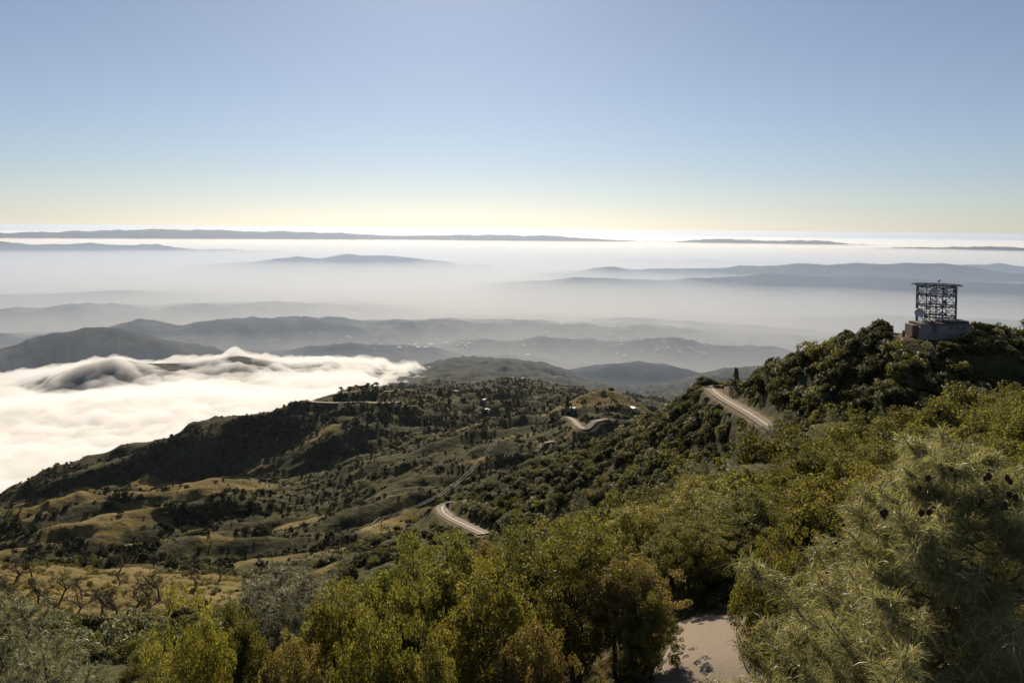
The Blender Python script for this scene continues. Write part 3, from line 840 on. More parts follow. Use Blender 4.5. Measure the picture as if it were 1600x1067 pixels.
# smaller pines, shared meshes
GP = []
for s in (311, 312, 313):
    d, t, n = pine_pair(dict(seed=s, H=9.0, Rb=2.9, nwh=12, per_wh=5, ntuft=9, nneed=17, nl=0.34, nw=0.02, up=0.75, zlow=0.2, shape=0.62), L_GREY)
    GP.append((d, t)); print('grey pine tufts', n)
def pine_at(px, py, D, k, label, wide=1.0, cones=(), hmin=4.0, group='grey pines on the slopes', dmin=None):
    q = P(px, py, D); g = terr(q[0], q[1]); h = max(q[2]-g, hmin)
    s = h/9.0
    return pine('grey_pine', (q[0], q[1], q[2]-h), k*1.9, GP[k % 3][0], L_GREY, label, group, cones, (s*wide, s*wide, s))
GREY = [
 (25,935,40,1.15,'grey pine at the left edge with the meadow behind it'),
 (-5,985,24,1.0,'nearest grey pine cut by the left edge'),
 (150,1035,28,0.8,'short grey pine near the bottom left corner'),
 (60,1020,20,1.0,'grey pine with dark cones in the bottom left corner'),
 (400,905,66,1.5,'leftmost of the cluster of grey pines behind the oaks'),
 (440,880,72,1.5,'tallest of the cluster of grey pines behind the oaks'),
 (480,895,66,1.5,'rightmost of the cluster of grey pines behind the oaks'),
 (518,925,60,1.4,'grey pine between the pine cluster and the yellow-green oak'),
 (1232,640,186,1.25,'pale pine standing below the end of the upper road'),
 (1216,655,176,1.1,'smaller pale pine beside the upper road end'),
 (1300,640,176,1.0,'grey pine in the dark hollow under the antenna hill'),
 (1165,705,110,1.5,'round-topped grey pine at the foot of the spur'),
 (1095,722,125,1.2,'grey pine on the lower spur left of the round-topped one'),
 (905,765,235,1.0,'pale pine on the dark spur face right of the hairpin'),
]
for k, (a, b, D, w, lab) in enumerate(GREY):
    cn = ()
    if 'dark cones' in lab:
        q = P(a, b, D); g = terr(q[0], q[1]); h = max(q[2]-g, 4.0); s = h/9.0
        M_ = (Matrix.Translation((q[0], q[1], q[2]-h)) @ Matrix.Rotation(k*1.9, 4, 'Z') @ Matrix.Diagonal((s*w, s*w, s, 1))).inverted()
        cn = [tuple(M_ @ Vector(P(u, v, D-1.2))) for u, v in ((8,985),(38,1063),(12,975),(72,1045),(42,995))]
    pine_at(a, b, D, k, lab, w, cn)

# ---- leafless oaks of the meadow
def bare_np(seed, H=8.0):
    rng = np.random.default_rng(seed); parts = []
    def grow(p, d, L, r, depth):
        n = 4; pts = [p]; dd = d.copy()
        for i in range(n):
            dd = dd+rng.normal(size=3)*0.16; dd[2] += 0.04; dd /= np.linalg.norm(dd); pts.append(pts[-1]+dd*L/n)
        parts.append(tube(pts, np.linspace(r, r*0.62, n+1), 6 if depth < 2 else 3))
        if depth >= 5: return
        for k in range(3 if depth < 4 else 4):
            s = rnd_unit(1, rng)[0]; nd = dd*0.55+s*0.75; nd[2] += 0.12; nd /= np.linalg.norm(nd)
            grow(pts[-1 - (k % 2)], nd, L*(0.62+0.2*rng.random()), max(r*0.58, 0.022), depth+1)
    grow(np.array([0, 0, -0.5]), np.array([0.05, 0.02, 1.0]), H*0.33, H*0.035, 0)
    return join(parts)
BARE = []
for s in (401, 402, 403):
    V_, F_ = bare_np(s); BARE.append(mesh_np('bare_oak', V_, F_, L_BARE)); print('bare', len(F_))
BARE_SPOTS = [(75,880,1.0),(112,878,.9),(137,880,1.1),(163,884,.75),(185,890,1.2),(187,908,.8),(50,895,1.1),(22,905,1.2),(240,882,1.0),(272,885,.8),(300,890,1.1),(305,912,1.0),
 (128,925,1.0),(118,960,1.2),(160,950,1.2),(185,960,1.3),(210,950,1.2),(232,940,1.2),(250,930,1.4),(95,930,1.3),(60,935,1.3),(30,950,1.2),(262,955,1.0),(310,945,1.1),(15,925,1.1),(340,905,1.1),(215,905,0.6)]
for k, (a, b, s) in enumerate(BARE_SPOTS):
    q = hit(a, b+6, 120, 600)
    o = obj('bare_oak', BARE[k % 3], None, (q[0], q[1], terr(q[0], q[1])), k*2.1, s*1.2)
    side = 'on the far brow of the meadow' if b < 900 else ('in the middle of the sunny meadow' if b < 935 else 'at the lower edge of the sunny meadow')
    tag(o, 'leafless grey-brown oak %s' % side, 'tree', 'leafless oaks %s' % side)

# ---- scattering
def spread(r0, r1, step, seed, az0=-0.66, az1=0.66):
    rng = np.random.default_rng(seed)
    n = int((az1-az0)*(r1*r1-r0*r0)/2/(step*step))
    a = rng.uniform(az0, az1, n); r = np.sqrt(rng.uniform(r0*r0, r1*r1, n))
    return np.sin(a)*r, np.cos(a)*r, rng
_occ_az = np.radians(np.arange(-42, 42, 0.1)); _occ_r = np.exp(np.linspace(math.log(30), math.log(60000), 900))
_hx = np.sin(_occ_az)[:, None]*_occ_r; _hy = np.cos(_occ_az)[:, None]*_occ_r
_el = (height(_hx, _hy)-CAMZ)/_occ_r
_elmax = np.maximum.accumulate(_el, axis=1)
def visible(x, y, z):
    az = np.arctan2(x, y); r = np.hypot(x, y)
    i = np.clip(((az-_occ_az[0])/(_occ_az[1]-_occ_az[0])).round().astype(int), 0, len(_occ_az)-1)
    j = np.clip(np.searchsorted(_occ_r, r*0.985)-1, 0, len(_occ_r)-1)
    return (z-CAMZ)/r > _elmax[i, j]-0.0005
FREE = []   # (x, y, radius) kept clear
def scatter(name, x, y, z, s, meshes, label, idx=None, squash=None):
    src = bpy.data.collections.new(name+'_kinds')
    for i, me in enumerate(meshes):
        src.objects.link(bpy.data.objects.new('plant_kind_%02d' % i, me))
    rng = np.random.default_rng(len(x)); n = len(x)
    me = bpy.data.meshes.new(name); me.vertices.add(n)
    me.vertices.foreach_set('co', np.stack([x, y, z], -1).astype(np.float32).ravel())
    a = me.attributes.new('size', 'FLOAT_VECTOR', 'POINT')
    sv = np.stack([s, s, s*(0.75+0.5*rng.random(n))], -1); a.data.foreach_set('vector', sv.astype(np.float32).ravel())
    a = me.attributes.new('turn', 'FLOAT_VECTOR', 'POINT')
    a.data.foreach_set('vector', np.stack([rng.normal(size=n)*0.08, rng.normal(size=n)*0.08, rng.random(n)*2*PI], -1).astype(np.float32).ravel())
    a = me.attributes.new('pick', 'INT', 'POINT'); a.data.foreach_set('value', (rng.integers(0, len(meshes), n) if idx is None else idx).astype(np.int32))
    for mm in meshes[0].materials: me.materials.append(mm)
    o = bpy.data.objects.new(name, me); COL.objects.link(o)
    ng = bpy.data.node_groups.new(name, 'GeometryNodeTree')
    ng.interface.new_socket('Geometry', in_out='INPUT', socket_type='NodeSocketGeometry')
    ng.interface.new_socket('Geometry', in_out='OUTPUT', socket_type='NodeSocketGeometry')
    gi = ng.nodes.new('NodeGroupInput'); go = ng.nodes.new('NodeGroupOutput')
    ip = ng.nodes.new('GeometryNodeInstanceOnPoints'); ci = ng.nodes.new('GeometryNodeCollectionInfo')
    ci.inputs['Collection'].default_value = src; ci.inputs['Separate Children'].default_value = True; ci.inputs['Reset Children'].default_value = True
    ip.inputs['Pick Instance'].default_value = True
    def na(nm, ty):
        q = ng.nodes.new('GeometryNodeInputNamedAttribute'); q.data_type = ty; q.inputs['Name'].default_value = nm
        return [s_ for s_ in q.outputs if s_.enabled and s_.name == 'Attribute'][0]
    ng.links.new(gi.outputs[0], ip.inputs['Points']); ng.links.new(ci.outputs[0], ip.inputs['Instance'])
    ng.links.new(na('pick', 'INT'), ip.inputs['Instance Index'])
    ng.links.new(na('turn', 'FLOAT_VECTOR'), ip.inputs['Rotation']); ng.links.new(na('size', 'FLOAT_VECTOR'), ip.inputs['Scale'])
    ng.links.new(ip.outputs[0], go.inputs[0])
    md = o.modifiers.new('scatter', 'NODES'); md.node_group = ng
    tag(o, label, None, None, 'stuff'); return o
def individuals(name, x, y, z, s, meshes, labeller, cat, maxn=300):
    """The ones that show largest become things; returns the mask of those left."""
    px, py = project(x, y, z+s*0.5); d = np.hypot(x, y)
    ok = (px > -20) & (px < 1620) & (py < 1080) & visible(x, y, z+1.5*s)
    score = np.where(ok, s/d, -1)
    o_ = np.argsort(-score)[:maxn]; o_ = o_[score[o_] > 0]
    rng = np.random.default_rng(5)
    for i in o_:
        lab, grp = labeller(px[i], py[i], i)
        q = obj(name, meshes[int(rng.integers(len(meshes)))], None, (x[i], y[i], z[i]), rng.random()*6.28, (s[i], s[i], s[i]*(0.8+0.45*rng.random())))
        tag(q, lab, cat, grp)
    left = np.ones(len(x), bool); left[o_] = False
    return left
MARKS = [((1460,520),'under the building'),((1553,510),'by the skyline bush'),((1380,520),'by the skyline fence'),((1150,610),'by the road bend'),((1200,664),'where the upper road vanishes'),((1230,680),'by the pale pine'),((1300,640),'in the dark hollow'),
 ((710,800),'at the hairpin'),((596,810),'by the second power pole'),((533,860),'by the nearest power pole'),((779,690),'by the third power pole'),((890,640),'by the tall conifer'),((950,610),'by the knoll top'),((915,665),'at the road junction'),((850,690),'by the bare track'),
 ((100,880),'by the meadow brow'),((250,880),'behind the meadow oaks'),((380,870),'in the ravine mouth'),((440,900),'by the grey pines'),((900,800),'above the oaks'),((1000,700),'in the middle of the spur'),((150,800),'below the dark ridge'),((300,790),'among the grassy folds'),((450,800),'in the deep gulch')]
NEARMARKS = [((1490,690),'beside the pine top'),((1250,710),'by the upright oak bush'),((1315,670),'by the tallest brow bush'),((1580,630),'at the right edge'),((1400,670),'on the brow'),((1110,770),'by the second row oaks'),((1200,740),'by the spreading brow bush'),((450,900),'by the grey pines'),((830,840),'by the knobbly oak'),((610,870),'by the broad oak'),((300,960),'by the leftmost oak'),((1180,880),'by the dark gap')]
def nearby(a, b, marks):
    k = min(marks, key=lambda m_: (m_[0][0]-a)**2+(m_[0][1]-b)**2)
    return ', '+k[1]
def road_clear(x, y, m):
    return road_dist(x, y) > m

# near brush on the right hand slope
x, y, rng = spread(30, 135, 1.75, 1)
px, _ = project(x, y, height(x, y)); r = np.hypot(x, y)
s = (0.65+0.75*rng.random(len(x))**1.5)*np.where(r < 60, 0.85, 1.0)
m = (px > 200) & (px < 1800) & ((px > 1000) | (r > 62)) & ((px > 1180) | (rng.random(len(x)) < 0.55)) & ((px > 560) | (rng.random(len(x)) < 0.45)) & road_clear(x, y, 2)
# keep the path and the dark gap open
m &= ~((px > 1020) & (px < 1230) & (r < 38))
big = rng.random(len(x)) < 0.05
s = np.where(big & (px > 900), s*1.55, s)
x, y, s = x[m], y[m], s[m]; z = height(x, y)-0.15*s
def lab_near(a, b, i):
    w = 'right of the big pine top' if a > 1500 else ('behind the big pine' if a > 1330 else ('above the shaded path gap' if a > 1080 else 'behind the foreground oaks'))
    k = ('low spreading', 'rounded', 'tall')[int(np.digitize(s[i], [0.85, 1.35]))]; w2 = w+nearby(a, b, NEARMARKS)
    return '%s olive-green bush %s' % (k, w2), '%s brush %s' % (k, w2)
left = individuals('chaparral_bush', x, y, z, s, NEAR_B, lab_near, 'bush')
scatter('near_brush', x[left], y[left], z[left], s[left], NEAR_B, 'smaller brush between the bushes of the near slope')

# dark woods on the spur below the antennas
x, y, rng = spread(125, 440, 3.1, 2)
x2, y2, _q = spread(165, 335, 2.7, 22, 0.14, 0.50)
x = np.concatenate([x, x2]); y = np.concatenate([y, y2])
z = height(x, y); px, py = project(x, y, z); r = np.hypot(x, y)
g = grassiness(x, y); n = fbm(x/26, y/26, 7, 3)
s = (0.75+1.75*rng.random(len(x))**1.8)
keep = (g < 0.35) | (rng.random(len(x)) < 0.035)
spurm = (px > 700) | (r < 250) | (n > 0.0)
m = keep & spurm & road_clear(x, y, 0.8+s*1.0)
m &= ~((px > 1395) & (px < 1475) & (py < 560) & (r > 185) & (r < 235))
x, y, s, z = x[m], y[m], s[m], z[m]
# camera side of the roads stays open enough to see them
for key, hgt in (('upper', 9), ('bend', 10)):
    pl = ROADS[key][:len(ROADS[key])-4:2]
    for q in pl:
        qpx, qpy = project(*q)
        tp, ty = project(x, y, z+2.4*s)
        r = np.hypot(x, y); w = 1.3*s*F/r
        bad = (np.abs(tp-qpx) < w+2) & (ty < qpy+1) & (r < np.hypot(q[0], q[1])-2) & (r > 120)
        s = np.where(bad, np.minimum(s, 0.45), s)
z = z-0.2*s
def lab_spur(a, b, i):
    if a > 1200: w = 'on the hill below the antennas'
    elif a > 1000: w = 'on the slope under the upper road'
    elif a > 740: w = 'on the spur right of the hairpin'
    else: w = 'on the brushy slope left of the hairpin'
    k = ('small', 'round', 'big')[int(np.digitize(s[i], [1.3, 1.9]))]; w2 = w+nearby(a, b, MARKS)
    return '%s dark bush %s' % (k, w2), '%s dark bushes %s' % (k, w2)
left = individuals('hillside_bush', x, y, z, s, MID_B, lab_spur, 'bush')
scatter('hillside_brush', x[left], y[left], z[left], s[left], MID_B, 'dark brush covering the spur between the larger bushes')
print('spur', len(x))

# middle distance woods
x, y, rng = spread(440, 1330, 3.3, 3)
z = height(x, y); px, py = project(x, y, z); r = np.hypot(x, y)
g = grassiness(x, y); n = fbm(x/70, y/40, 17, 4)
s = (0.5+2.0*rng.random(len(x))**3.0)
smooth = ((px > 430) & (px < 860) & (r > 560) & (r < 1000))      # low even brush slope
prob = np.where(g > 0.5, 0.07, sstep(-0.12, 0.1, n)*0.93+0.05)
s = np.where(smooth, s*0.62, s)
m = (rng.random(len(x)) < prob) & road_clear(x, y, 2+s*1.2) & visible(x, y, z+3*s)
x, y, s, z = x[m], y[m], s[m], z[m]-0.2*s[m]
for q in ROADS['middle'][::2]:
    qpx, qpy = project(*q); tp, ty = project(x, y, z+2.4*s); r = np.hypot(x, y); w = 1.3*s*F/r
    bad = (np.abs(tp-qpx) < w+3) & (ty < qpy+2) & (r < np.hypot(q[0], q[1])-2)
    x, y, z, s = x[~bad], y[~bad], z[~bad], s[~bad]
def lab_val(a, b, i):
    w = 'in the dark ravine beyond the meadow' if a < 520 else ('on the long brush slope behind the hairpin' if a < 860 else 'around the grassy knoll')
    k = ('tiny', 'small', 'broad')[int(np.digitize(s[i], [1.1, 1.8]))]; w2 = w+nearby(a, b, MARKS)
    return '%s dark tree %s' % (k, w2), '%s trees %s' % (k, w2)
left = individuals('small_tree', x, y, z, s, FAR_B, lab_val, 'tree')
scatter('woods', x[left], y[left], z[left], s[left], FAR_B, 'patchy woods of the middle slopes and ravines')
print('mid', len(x))
x, y, rng = spread(1200, 2500, 6.0, 4)
z = height(x, y); r = np.hypot(x, y); px, py = project(x, y, z)
n = fbm(x/150, y/110, 27, 4); s = (0.9+1.8*rng.random(len(x))**2)
ridge = (px < 520) & (r < 1420)
prob = np.where(ridge, sstep(0.05, 0.5, n)*0.5, np.clip(sstep(-0.35, 0.15, n)*0.95+0.12, 0, 1))
m = (rng.random(len(x)) < prob) & road_clear(x, y, 4) & visible(x, y, z+5*s)
x, y, s, z = x[m], y[m], s[m], z[m]-0.2*s[m]
scatter('far_woods', x, y, z, s, FAR_C, 'woods on the dark ridge and the hills behind it')
print('far', len(x))

# trees that stand out one by one: photo pixel of the foot, height m, width, kind, distance range, label
SINGLE = [
 (532,609,11,'round','lone round tree on the crest above the bench road',1100,1500),
 (575,604,10,'round','first tree of the short row on the bench ridge crest',1100,1500),
 (588,603,12,'round','second and tallest tree of the short row on the bench ridge crest',1100,1500),
 (600,603,9,'round','last tree of the short row on the bench ridge crest',1100,1500),
 (200,697,8,'round','dark tree on the skyline of the ridge against the fog',1100,1500),
 (886,640,18,'tall','tall dark conifer beside the junction of the middle road',600,1200),
 (893,650,13,'tall','shorter conifer beside the tall one at the junction',600,1200),
 (955,614,11,'round','round dark tree on the top of the grassy knoll',700,1200),
 (950,655,13,'round','broad dark tree where the middle road ends',500,1200),
 (848,695,14,'round','pale round tree above the bare track',400,1200),
 (812,688,10,'round','smaller pale tree left of the bare track',400,1200),
 (1106,602,5.5,'round','dark tree on the outer edge of the upper road bend',200,420),
 (1150,590,6.5,'tall','ragged conifer where the upper road goes out of sight',200,420),
 (735,785,5,'round','bush capping the rocky outcrop above the hairpin',200,420),
 (640,800,5,'round','green bush on the brow left of the hairpin',200,480),
 (620,812,5,'round','wide green bush by the power pole',200,480),
]
for k, (a, b, h, kd, lab, d0, d1) in enumerate(SINGLE):
    q = hit(a, b, d0, d1); zz = terr(q[0], q[1])
    o = bpy.data.objects.new('round_tree' if kd == 'round' else 'conifer_tree', None); COL.objects.link(o)
    o.location = (q[0], q[1], zz-0.3); o.rotation_euler = (0, 0, k)
    if kd == 'round':
        sc_ = h/3.9
        obj('crown', MID_B[k % 4], o, (0, 0, h*0.28), 0, (sc_*1.15, sc_*1.15, sc_*0.95))
        V_, F_ = tube([(0, 0, -1), (0.05*h, 0, h*0.25), (0, 0.02*h, h*0.6)], [h*0.035, h*0.028, h*0.015], 6)
    else:
        crp = []
        rng2 = np.random.default_rng(k)
        for i in range(16):
            f = i/16; R_ = h*0.20*(1-f)+0.3
            Vq, Fq_, _ = crown_np(6, 14, (R_, R_, 0.05*h), 0.07*h*(1-f*0.6), 0.07*h, 0.04*h, 700+k*20+i, h*(0.15+0.85*f), low=-1)
            crp.append((Vq, Fq_))
        Vq, Fq_ = join(crp); obj('crown', mesh_np('crown', Vq, Fq_, L_DARK), o)
        V_, F_ = tube([(0, 0, -1), (0, 0, h*0.95)], [h*0.025, 0.05], 6)
    obj('trunk', mesh_np('trunk', V_, F_, BARK), o)
    tag(o, lab, 'tree')
# ------------------------------------------------------------------ path in front of the lookout
pts = [P(900,1180,17.0), P(1040,1110,18.5), P(1120,1045,21.5), P(1150,990,25), P(1150,962,27.5)]
for q in pts: q[2] = terr(q[0], q[1])
ROADS['path'] = smooth_poly(pts, 8)
pl = densify(ROADS['path'], 0.5)
rng = np.random.default_rng(3)
d = np.gradient(pl[:, :2], axis=0); d /= np.linalg.norm(d, axis=1)[:, None]; nrm = np.stack([-d[:, 1], d[:, 0]], -1)
rows = []
for s_ in np.linspace(-1, 1, 9):
    w = (1.9+0.9*np.clip(1-np.arange(len(pl))/(len(pl)*0.6), 0, 1))*s_ + (0.35*pnoise(np.arange(len(pl))*0.35, np.full(len(pl), s_*3.0), 9) if abs(s_) == 1 else 0)
    q = pl[:, :2]+nrm*np.reshape(w, (-1, 1)); rows.append(np.c_[q, height(q[:, 0], q[:, 1])+0.05-0.04*abs(s_)**4])
V_ = np.vstack(rows); n = len(pl)
F_ = np.array([(r_*n+i, r_*n+i+1, (r_+1)*n+i+1, (r_+1)*n+i) for r_ in range(8) for i in range(n-1)])[:, ::-1]
pm, nt, out = mat('packed_path')
tc = nt.nodes.new('ShaderNodeNewGeometry')
f1 = noise(nt, 9, 6, 0.7, tc.outputs['Position']); f2 = noise(nt, 0.7, 4, 0.6, tc.outputs['Position'])
b = N(nt, 'ShaderNodeBsdfPrincipled', Roughness=0.9)
nt.links.new(mix(nt, f2, ramp(nt, f1, [(0.3, (0.15, 0.115, 0.08)), (0.7, (0.27, 0.21, 0.15))]), (0.19, 0.145, 0.10)), b.inputs['Base Color'])
bp = N(nt, 'ShaderNodeBump', Strength=0.5, Distance=0.03); nt.links.new(f1, bp.inputs['Height']); nt.links.new(bp.outputs[0], b.inputs['Normal'])
nt.links.new(b.outputs[0], out.inputs[0])
tag(obj('path', mesh_np('path', V_, F_, pm, True)), 'pale dirt path at the bottom edge between the oaks and the pine', None, None, 'structure')
# leaf litter and dry tufts beside the path (stuff)
x, y, rng = spread(15, 48, 0.28, 33, 0.0, 0.62)
dd = np.full(x.shape, 1e9)
for k in range(0, len(pl)-1): dd = np.minimum(dd, np.hypot(x-pl[k, 0], y-pl[k, 1]))
m = (dd > 2.0+1.0*fbm(x/1.3, y/1.3, 3, 2)) & (rng.random(len(x)) < np.where(dd < 3.2, 0.8, 0.45))
x, y = x[m], y[m]; z = height(x, y)
def tuft_mesh(seed):
    rg = np.random.default_rng(seed); n = 46
    a = rg.uniform(0, 2*PI, n); l = rg.uniform(0.10, 0.30, n); b0 = rg.normal(size=(n, 2))*0.05
    dr = np.stack([np.cos(a)*0.5, np.sin(a)*0.5, np.full(n, 0.9)], -1)
    base = np.c_[b0, np.zeros(n)]; sd = np.stack([-np.sin(a), np.cos(a), np.zeros(n)], -1)*0.008
    V = np.stack([base-sd, base+sd, base+dr*l[:, None]+sd*.2, base+dr*l[:, None]-sd*.2], 1).reshape(-1, 3)
    return V, np.arange(4*n).reshape(n, 4)
L_TUFT = leafmat('dry_tufts', (0.10, 0.075, 0.04), (0.26, 0.19, 0.10), trans=0.25, rough=0.7, tcol=(1, .9, .6), spec=0.1)
TUFTS = [mesh_np('tuft', *tuft_mesh(s), L_TUFT) for s in (1, 2)]
LOWB = [bush_mesh(280+k, 12, 60, (0.4, 0.4, 0.35), 0.16, 0.06, 0.035, L_BRUSH, 0.05) for k in range(2)]
scatter('dry_grass', x, y, z, 0.6+0.8*rng.random(len(x)), TUFTS, 'dry tufts and litter beside the path')
k_ = (rng.random(len(x)) < 0.10) & (dd[m] > 2.0)
scatter('undergrowth', x[k_], y[k_], z[k_], 0.6+1.0*rng.random(k_.sum()), LOWB, 'low undergrowth under the oaks and the pine')
x, y, rng = spread(170, 420, 1.7, 35, -0.62, 0.05)
px_, _ = project(x, y, height(x, y)); n_ = fbm(x/14, y/10, 37, 3)
m = (grassiness(x, y) > 0.4) & (rng.random(len(x)) < sstep(-0.3, 0.5, n_)) & road_clear(x, y, 1)
x, y = x[m], y[m]
scatter('meadow_scrub', x, y, height(x, y)-0.1, 0.9+2.2*rng.random(len(x))**2, LOWB, 'low scrub dotted over the sunny meadow')
# grey bushes right of the gap, in front of the pine
for k, (a, b, D, w, lab) in enumerate([(1215,852,17.5,120,'leafy brown-green shrub left of the big pine by the shaded gap'),(1255,905,15.5,100,'small shrub tucked under the left boughs of the big pine'),
        (1250,700+20,66,90,'upright oak bush on the brow above the shaded gap'),(1315,668,80,120,'tallest olive bush on the brow behind the big pine'),(1200,730,64,110,'spreading olive bush on the brow left of the upright oak bush')]):
    q = P(a, b, D); g = terr(q[0], q[1]); h = min(max(q[2]-g, 1.2), 4.2); w = w/F*math.hypot(D, CAMZ-q[2])*0.9
    o = bpy.data.objects.new('leafy_shrub', None); COL.objects.link(o); o.location = (q[0], q[1], q[2]-h-0.1); o.rotation_euler = (0, 0, k*2); o.scale = (w/3.7, w/3.7, h/5.0)
    obj('crown', OAKS[k % 5][0], o); obj('trunk', OAKS[k % 5][1], o); tag(o, lab, 'shrub')

# ------------------------------------------------------------------ antenna tower and its building
steel = simple('galvanised_steel', (0.10, 0.095, 0.10), 0.55, 0.5)
dish_m = simple('dish_white', (0.52, 0.50, 0.50), 0.5)
dish_d = simple('dish_shroud', (0.10, 0.10, 0.12), 0.6)
def boxv(c, s):
    c = np.array(c, float); h = np.array(s, float)/2
    V = np.array([[x_, y_, z_] for x_ in (-1, 1) for y_ in (-1, 1) for z_ in (-1, 1)])*h+c
    Fq = np.array([(0, 1, 3, 2), (4, 6, 7, 5), (0, 4, 5, 1), (2, 3, 7, 6), (0, 2, 6, 4), (1, 5, 7, 3)]); return V, Fq
def bar(a, b, w, seg=4):
    return tube([a, b], [w/2, w/2], seg)
def capped(parts): return join(parts)
tq = P(1462, 517, 214.0); TG = tq[2]
D_T = 214.0; mpp = float(np.dot(tq-np.array([0, 0, CAMZ]), _f))/F       # metres per photo pixel at the tower
tower = bpy.data.objects.new('antenna_tower', None); COL.objects.link(tower); tower.location = tuple(tq)
tag(tower, 'steel lattice antenna tower with microwave dishes on the hilltop', 'antenna tower')
Rt = 29*mpp; HT = 71*mpp
tower.rotation_euler = (0, 0, 0.2)
NS = 8
corner = [np.array([Rt*math.cos(2*PI*(k+.5)/NS), Rt*math.sin(2*PI*(k+.5)/NS), 0]) for k in range(NS)]
up = np.array([0, 0, 1.0])
levels = [0.10*HT, 0.33*HT, 0.56*HT, 0.79*HT, 0.97*HT]
for k in range(NS):
    V_, F_ = bar(corner[k]-up*2.0, corner[k]+up*HT, 0.24); obj('leg', mesh_np('leg', V_, F_, steel), tower)
for i, z_ in enumerate(levels):
    if i == 0: continue
    parts = []
    for k in range(NS):
        a, b = corner[k]+up*z_, corner[(k+1) % NS]+up*z_
        parts.append(bar(a, b, 0.30)); parts.append(bar(a+up*0.55, b+up*0.55, 0.14))
        parts.append(bar(a*np.array([.72, .72, 1]), b*np.array([.72, .72, 1]), 0.14))
        parts.append(bar(a, a*np.array([.72, .72, 1]), 0.14))
    V_, F_ = join(parts); obj('ring_platform', mesh_np('ring_platform', V_, F_, steel), tower)
for k in range(NS):
    a, b = corner[k], corner[(k+1) % NS]
    parts = []
    for i in range(4):
        z0, z1 = levels[i], levels[i+1]
        m_ = (a+b)/2
        if (k+i) % 2: parts += [bar(a+up*z0, b+up*z1, 0.15)]
        else: parts += [bar(b+up*z0, a+up*z1, 0.15)]
        parts += [bar(a+up*z0, m_+up*z1, 0.10), bar(b+up*z0, m_+up*z1, 0.10)]
    V_, F_ = join(parts); obj('bracing', mesh_np('bracing', V_, F_, steel), tower)
# core ladder/mast
parts = []
for sx in (-1, 1):
    for sy in (-1, 1): parts.append(bar(np.array([sx*.9, sy*.9, -1.]), np.array([sx*.9, sy*.9, HT]), 0.14))
for i in range(14):
    z_ = HT*i/14
    parts += [bar((-.9, -.9, z_), (.9, -.9, z_+.8), 0.08), bar((.9, .9, z_), (-.9, .9, z_+.8), 0.08), bar((-.9, .9, z_), (-.9, -.9, z_+.8), 0.08)]
V_, F_ = join(parts); obj('ladder_shaft', mesh_np('ladder_shaft', V_, F_, steel), tower)
# top platform wider than the tower
parts = []
Rp = 36*mpp
for k in range(10):
    t = -1+2*k/9; w = math.sqrt(max(0.05, 1-t*t))
    
    if k % 2: parts.append(bar((-Rp*w, Rp*t, HT+.25), (Rp*w, Rp*t, HT+.2), 0.11)); parts.append(bar((Rp*t, -Rp*w, HT+.05), (Rp*t, Rp*w, HT+.05), 0.11))
for k in range(24):
    a_, b_ = 2*PI*k/24, 2*PI*(k+1)/24
    parts.append(bar((Rp*math.cos(a_), Rp*math.sin(a_), HT+.2), (Rp*math.cos(b_), Rp*math.sin(b_), HT+.2), 0.12))
V_, F_ = join(parts); obj('top_platform', mesh_np('top_platform', V_, F_, steel), tower)
beacon = obj('beacon', mesh_np('beacon', *join([bar((0.6, 0, HT), (0.6, 0, HT+0.9), 0.16, 6), tube([(0.6, 0, HT+.85), (0.6, 0, HT+1.0), (0.6, 0, HT+1.3), (0.6, 0, HT+1.5)], [0.2, .32, .3, .1], 8)]), dish_m), tower)
def dish(x_, z_, r_, y_=-1.0, turn=0.0, name='dish'):
    """drum-shaped microwave dish, its face towards the viewer turned by `turn`"""
    prof = [(0.0, 0.35*r_), (0.5*r_, 0.22*r_), (0.96*r_, 0.0), (r_, 0.0), (r_, 0.75*r_), (0.45*r_, 1.05*r_), (0.02, 1.1*r_)]
    seg = 18; V_ = []
    for pr, d_ in prof:
        for k in range(seg):
            a_ = 2*PI*k/seg; V_.append((math.cos(a_)*pr, d_, math.sin(a_)*pr))
    F_ = [(i*seg+k, i*seg+(k+1) % seg, (i+1)*seg+(k+1) % seg, (i+1)*seg+k) for i in range(len(prof)-1) for k in range(seg)]
    mi = [0 if i < 3 else 1 for i in range(len(prof)-1) for k in range(seg)]
    me_ = mesh_np('dish', np.array(V_), np.array(F_), [dish_m, dish_d], True, mi)
    c = np.array([x_, y_, z_]); q = np.array([np.clip(x_, -Rt*.9, Rt*.9), 0, z_])
    o = obj(name, me_, tower); o.location = tuple(c); o.rotation_euler = (0, 0, turn)
    br = mesh_np('dish_arm', *bar((0, r_, 0), (0, r_+1.6, 0), 0.12), steel); obj('dish_arm', br, o)
    return o
def TX(px): return (px-1462)*mpp
def TZ(py): return (517-py)*mpp
for (a, b, rp, t, yy) in [(1436,453.5,6.2,-0.45,-4.0),(1425,487,6.6,-0.4,-1.5),(1490,455,3.2,0.9,-1.0),(1453,452,3.8,0.2,-4.6),(1432,479.5,2.2,-.4,-3.0),(1487,485.5,2.5,.5,-2.0),(1447,487,2.4,0.1,-4.6),(1446,495,2.6,-0.3,-4.4),(1454,502,4.6,0.0,-4.2)]:
    dish(TX(a), TZ(b), rp*mpp, yy, t)
V_, F_ = boxv((TX(1449.5), -4.8, TZ(468.5)), (5*mpp, 0.5, 5.5*mpp)); obj('panel_antenna', mesh_np('panel_antenna', V_, F_, dish_d), tower)
V_, F_ = bar((TX(1431), -2.0, -4.0), (TX(1431), -2.0, TZ(470)), 0.16); obj('side_pole', mesh_np('side_pole', V_, F_, steel), tower)

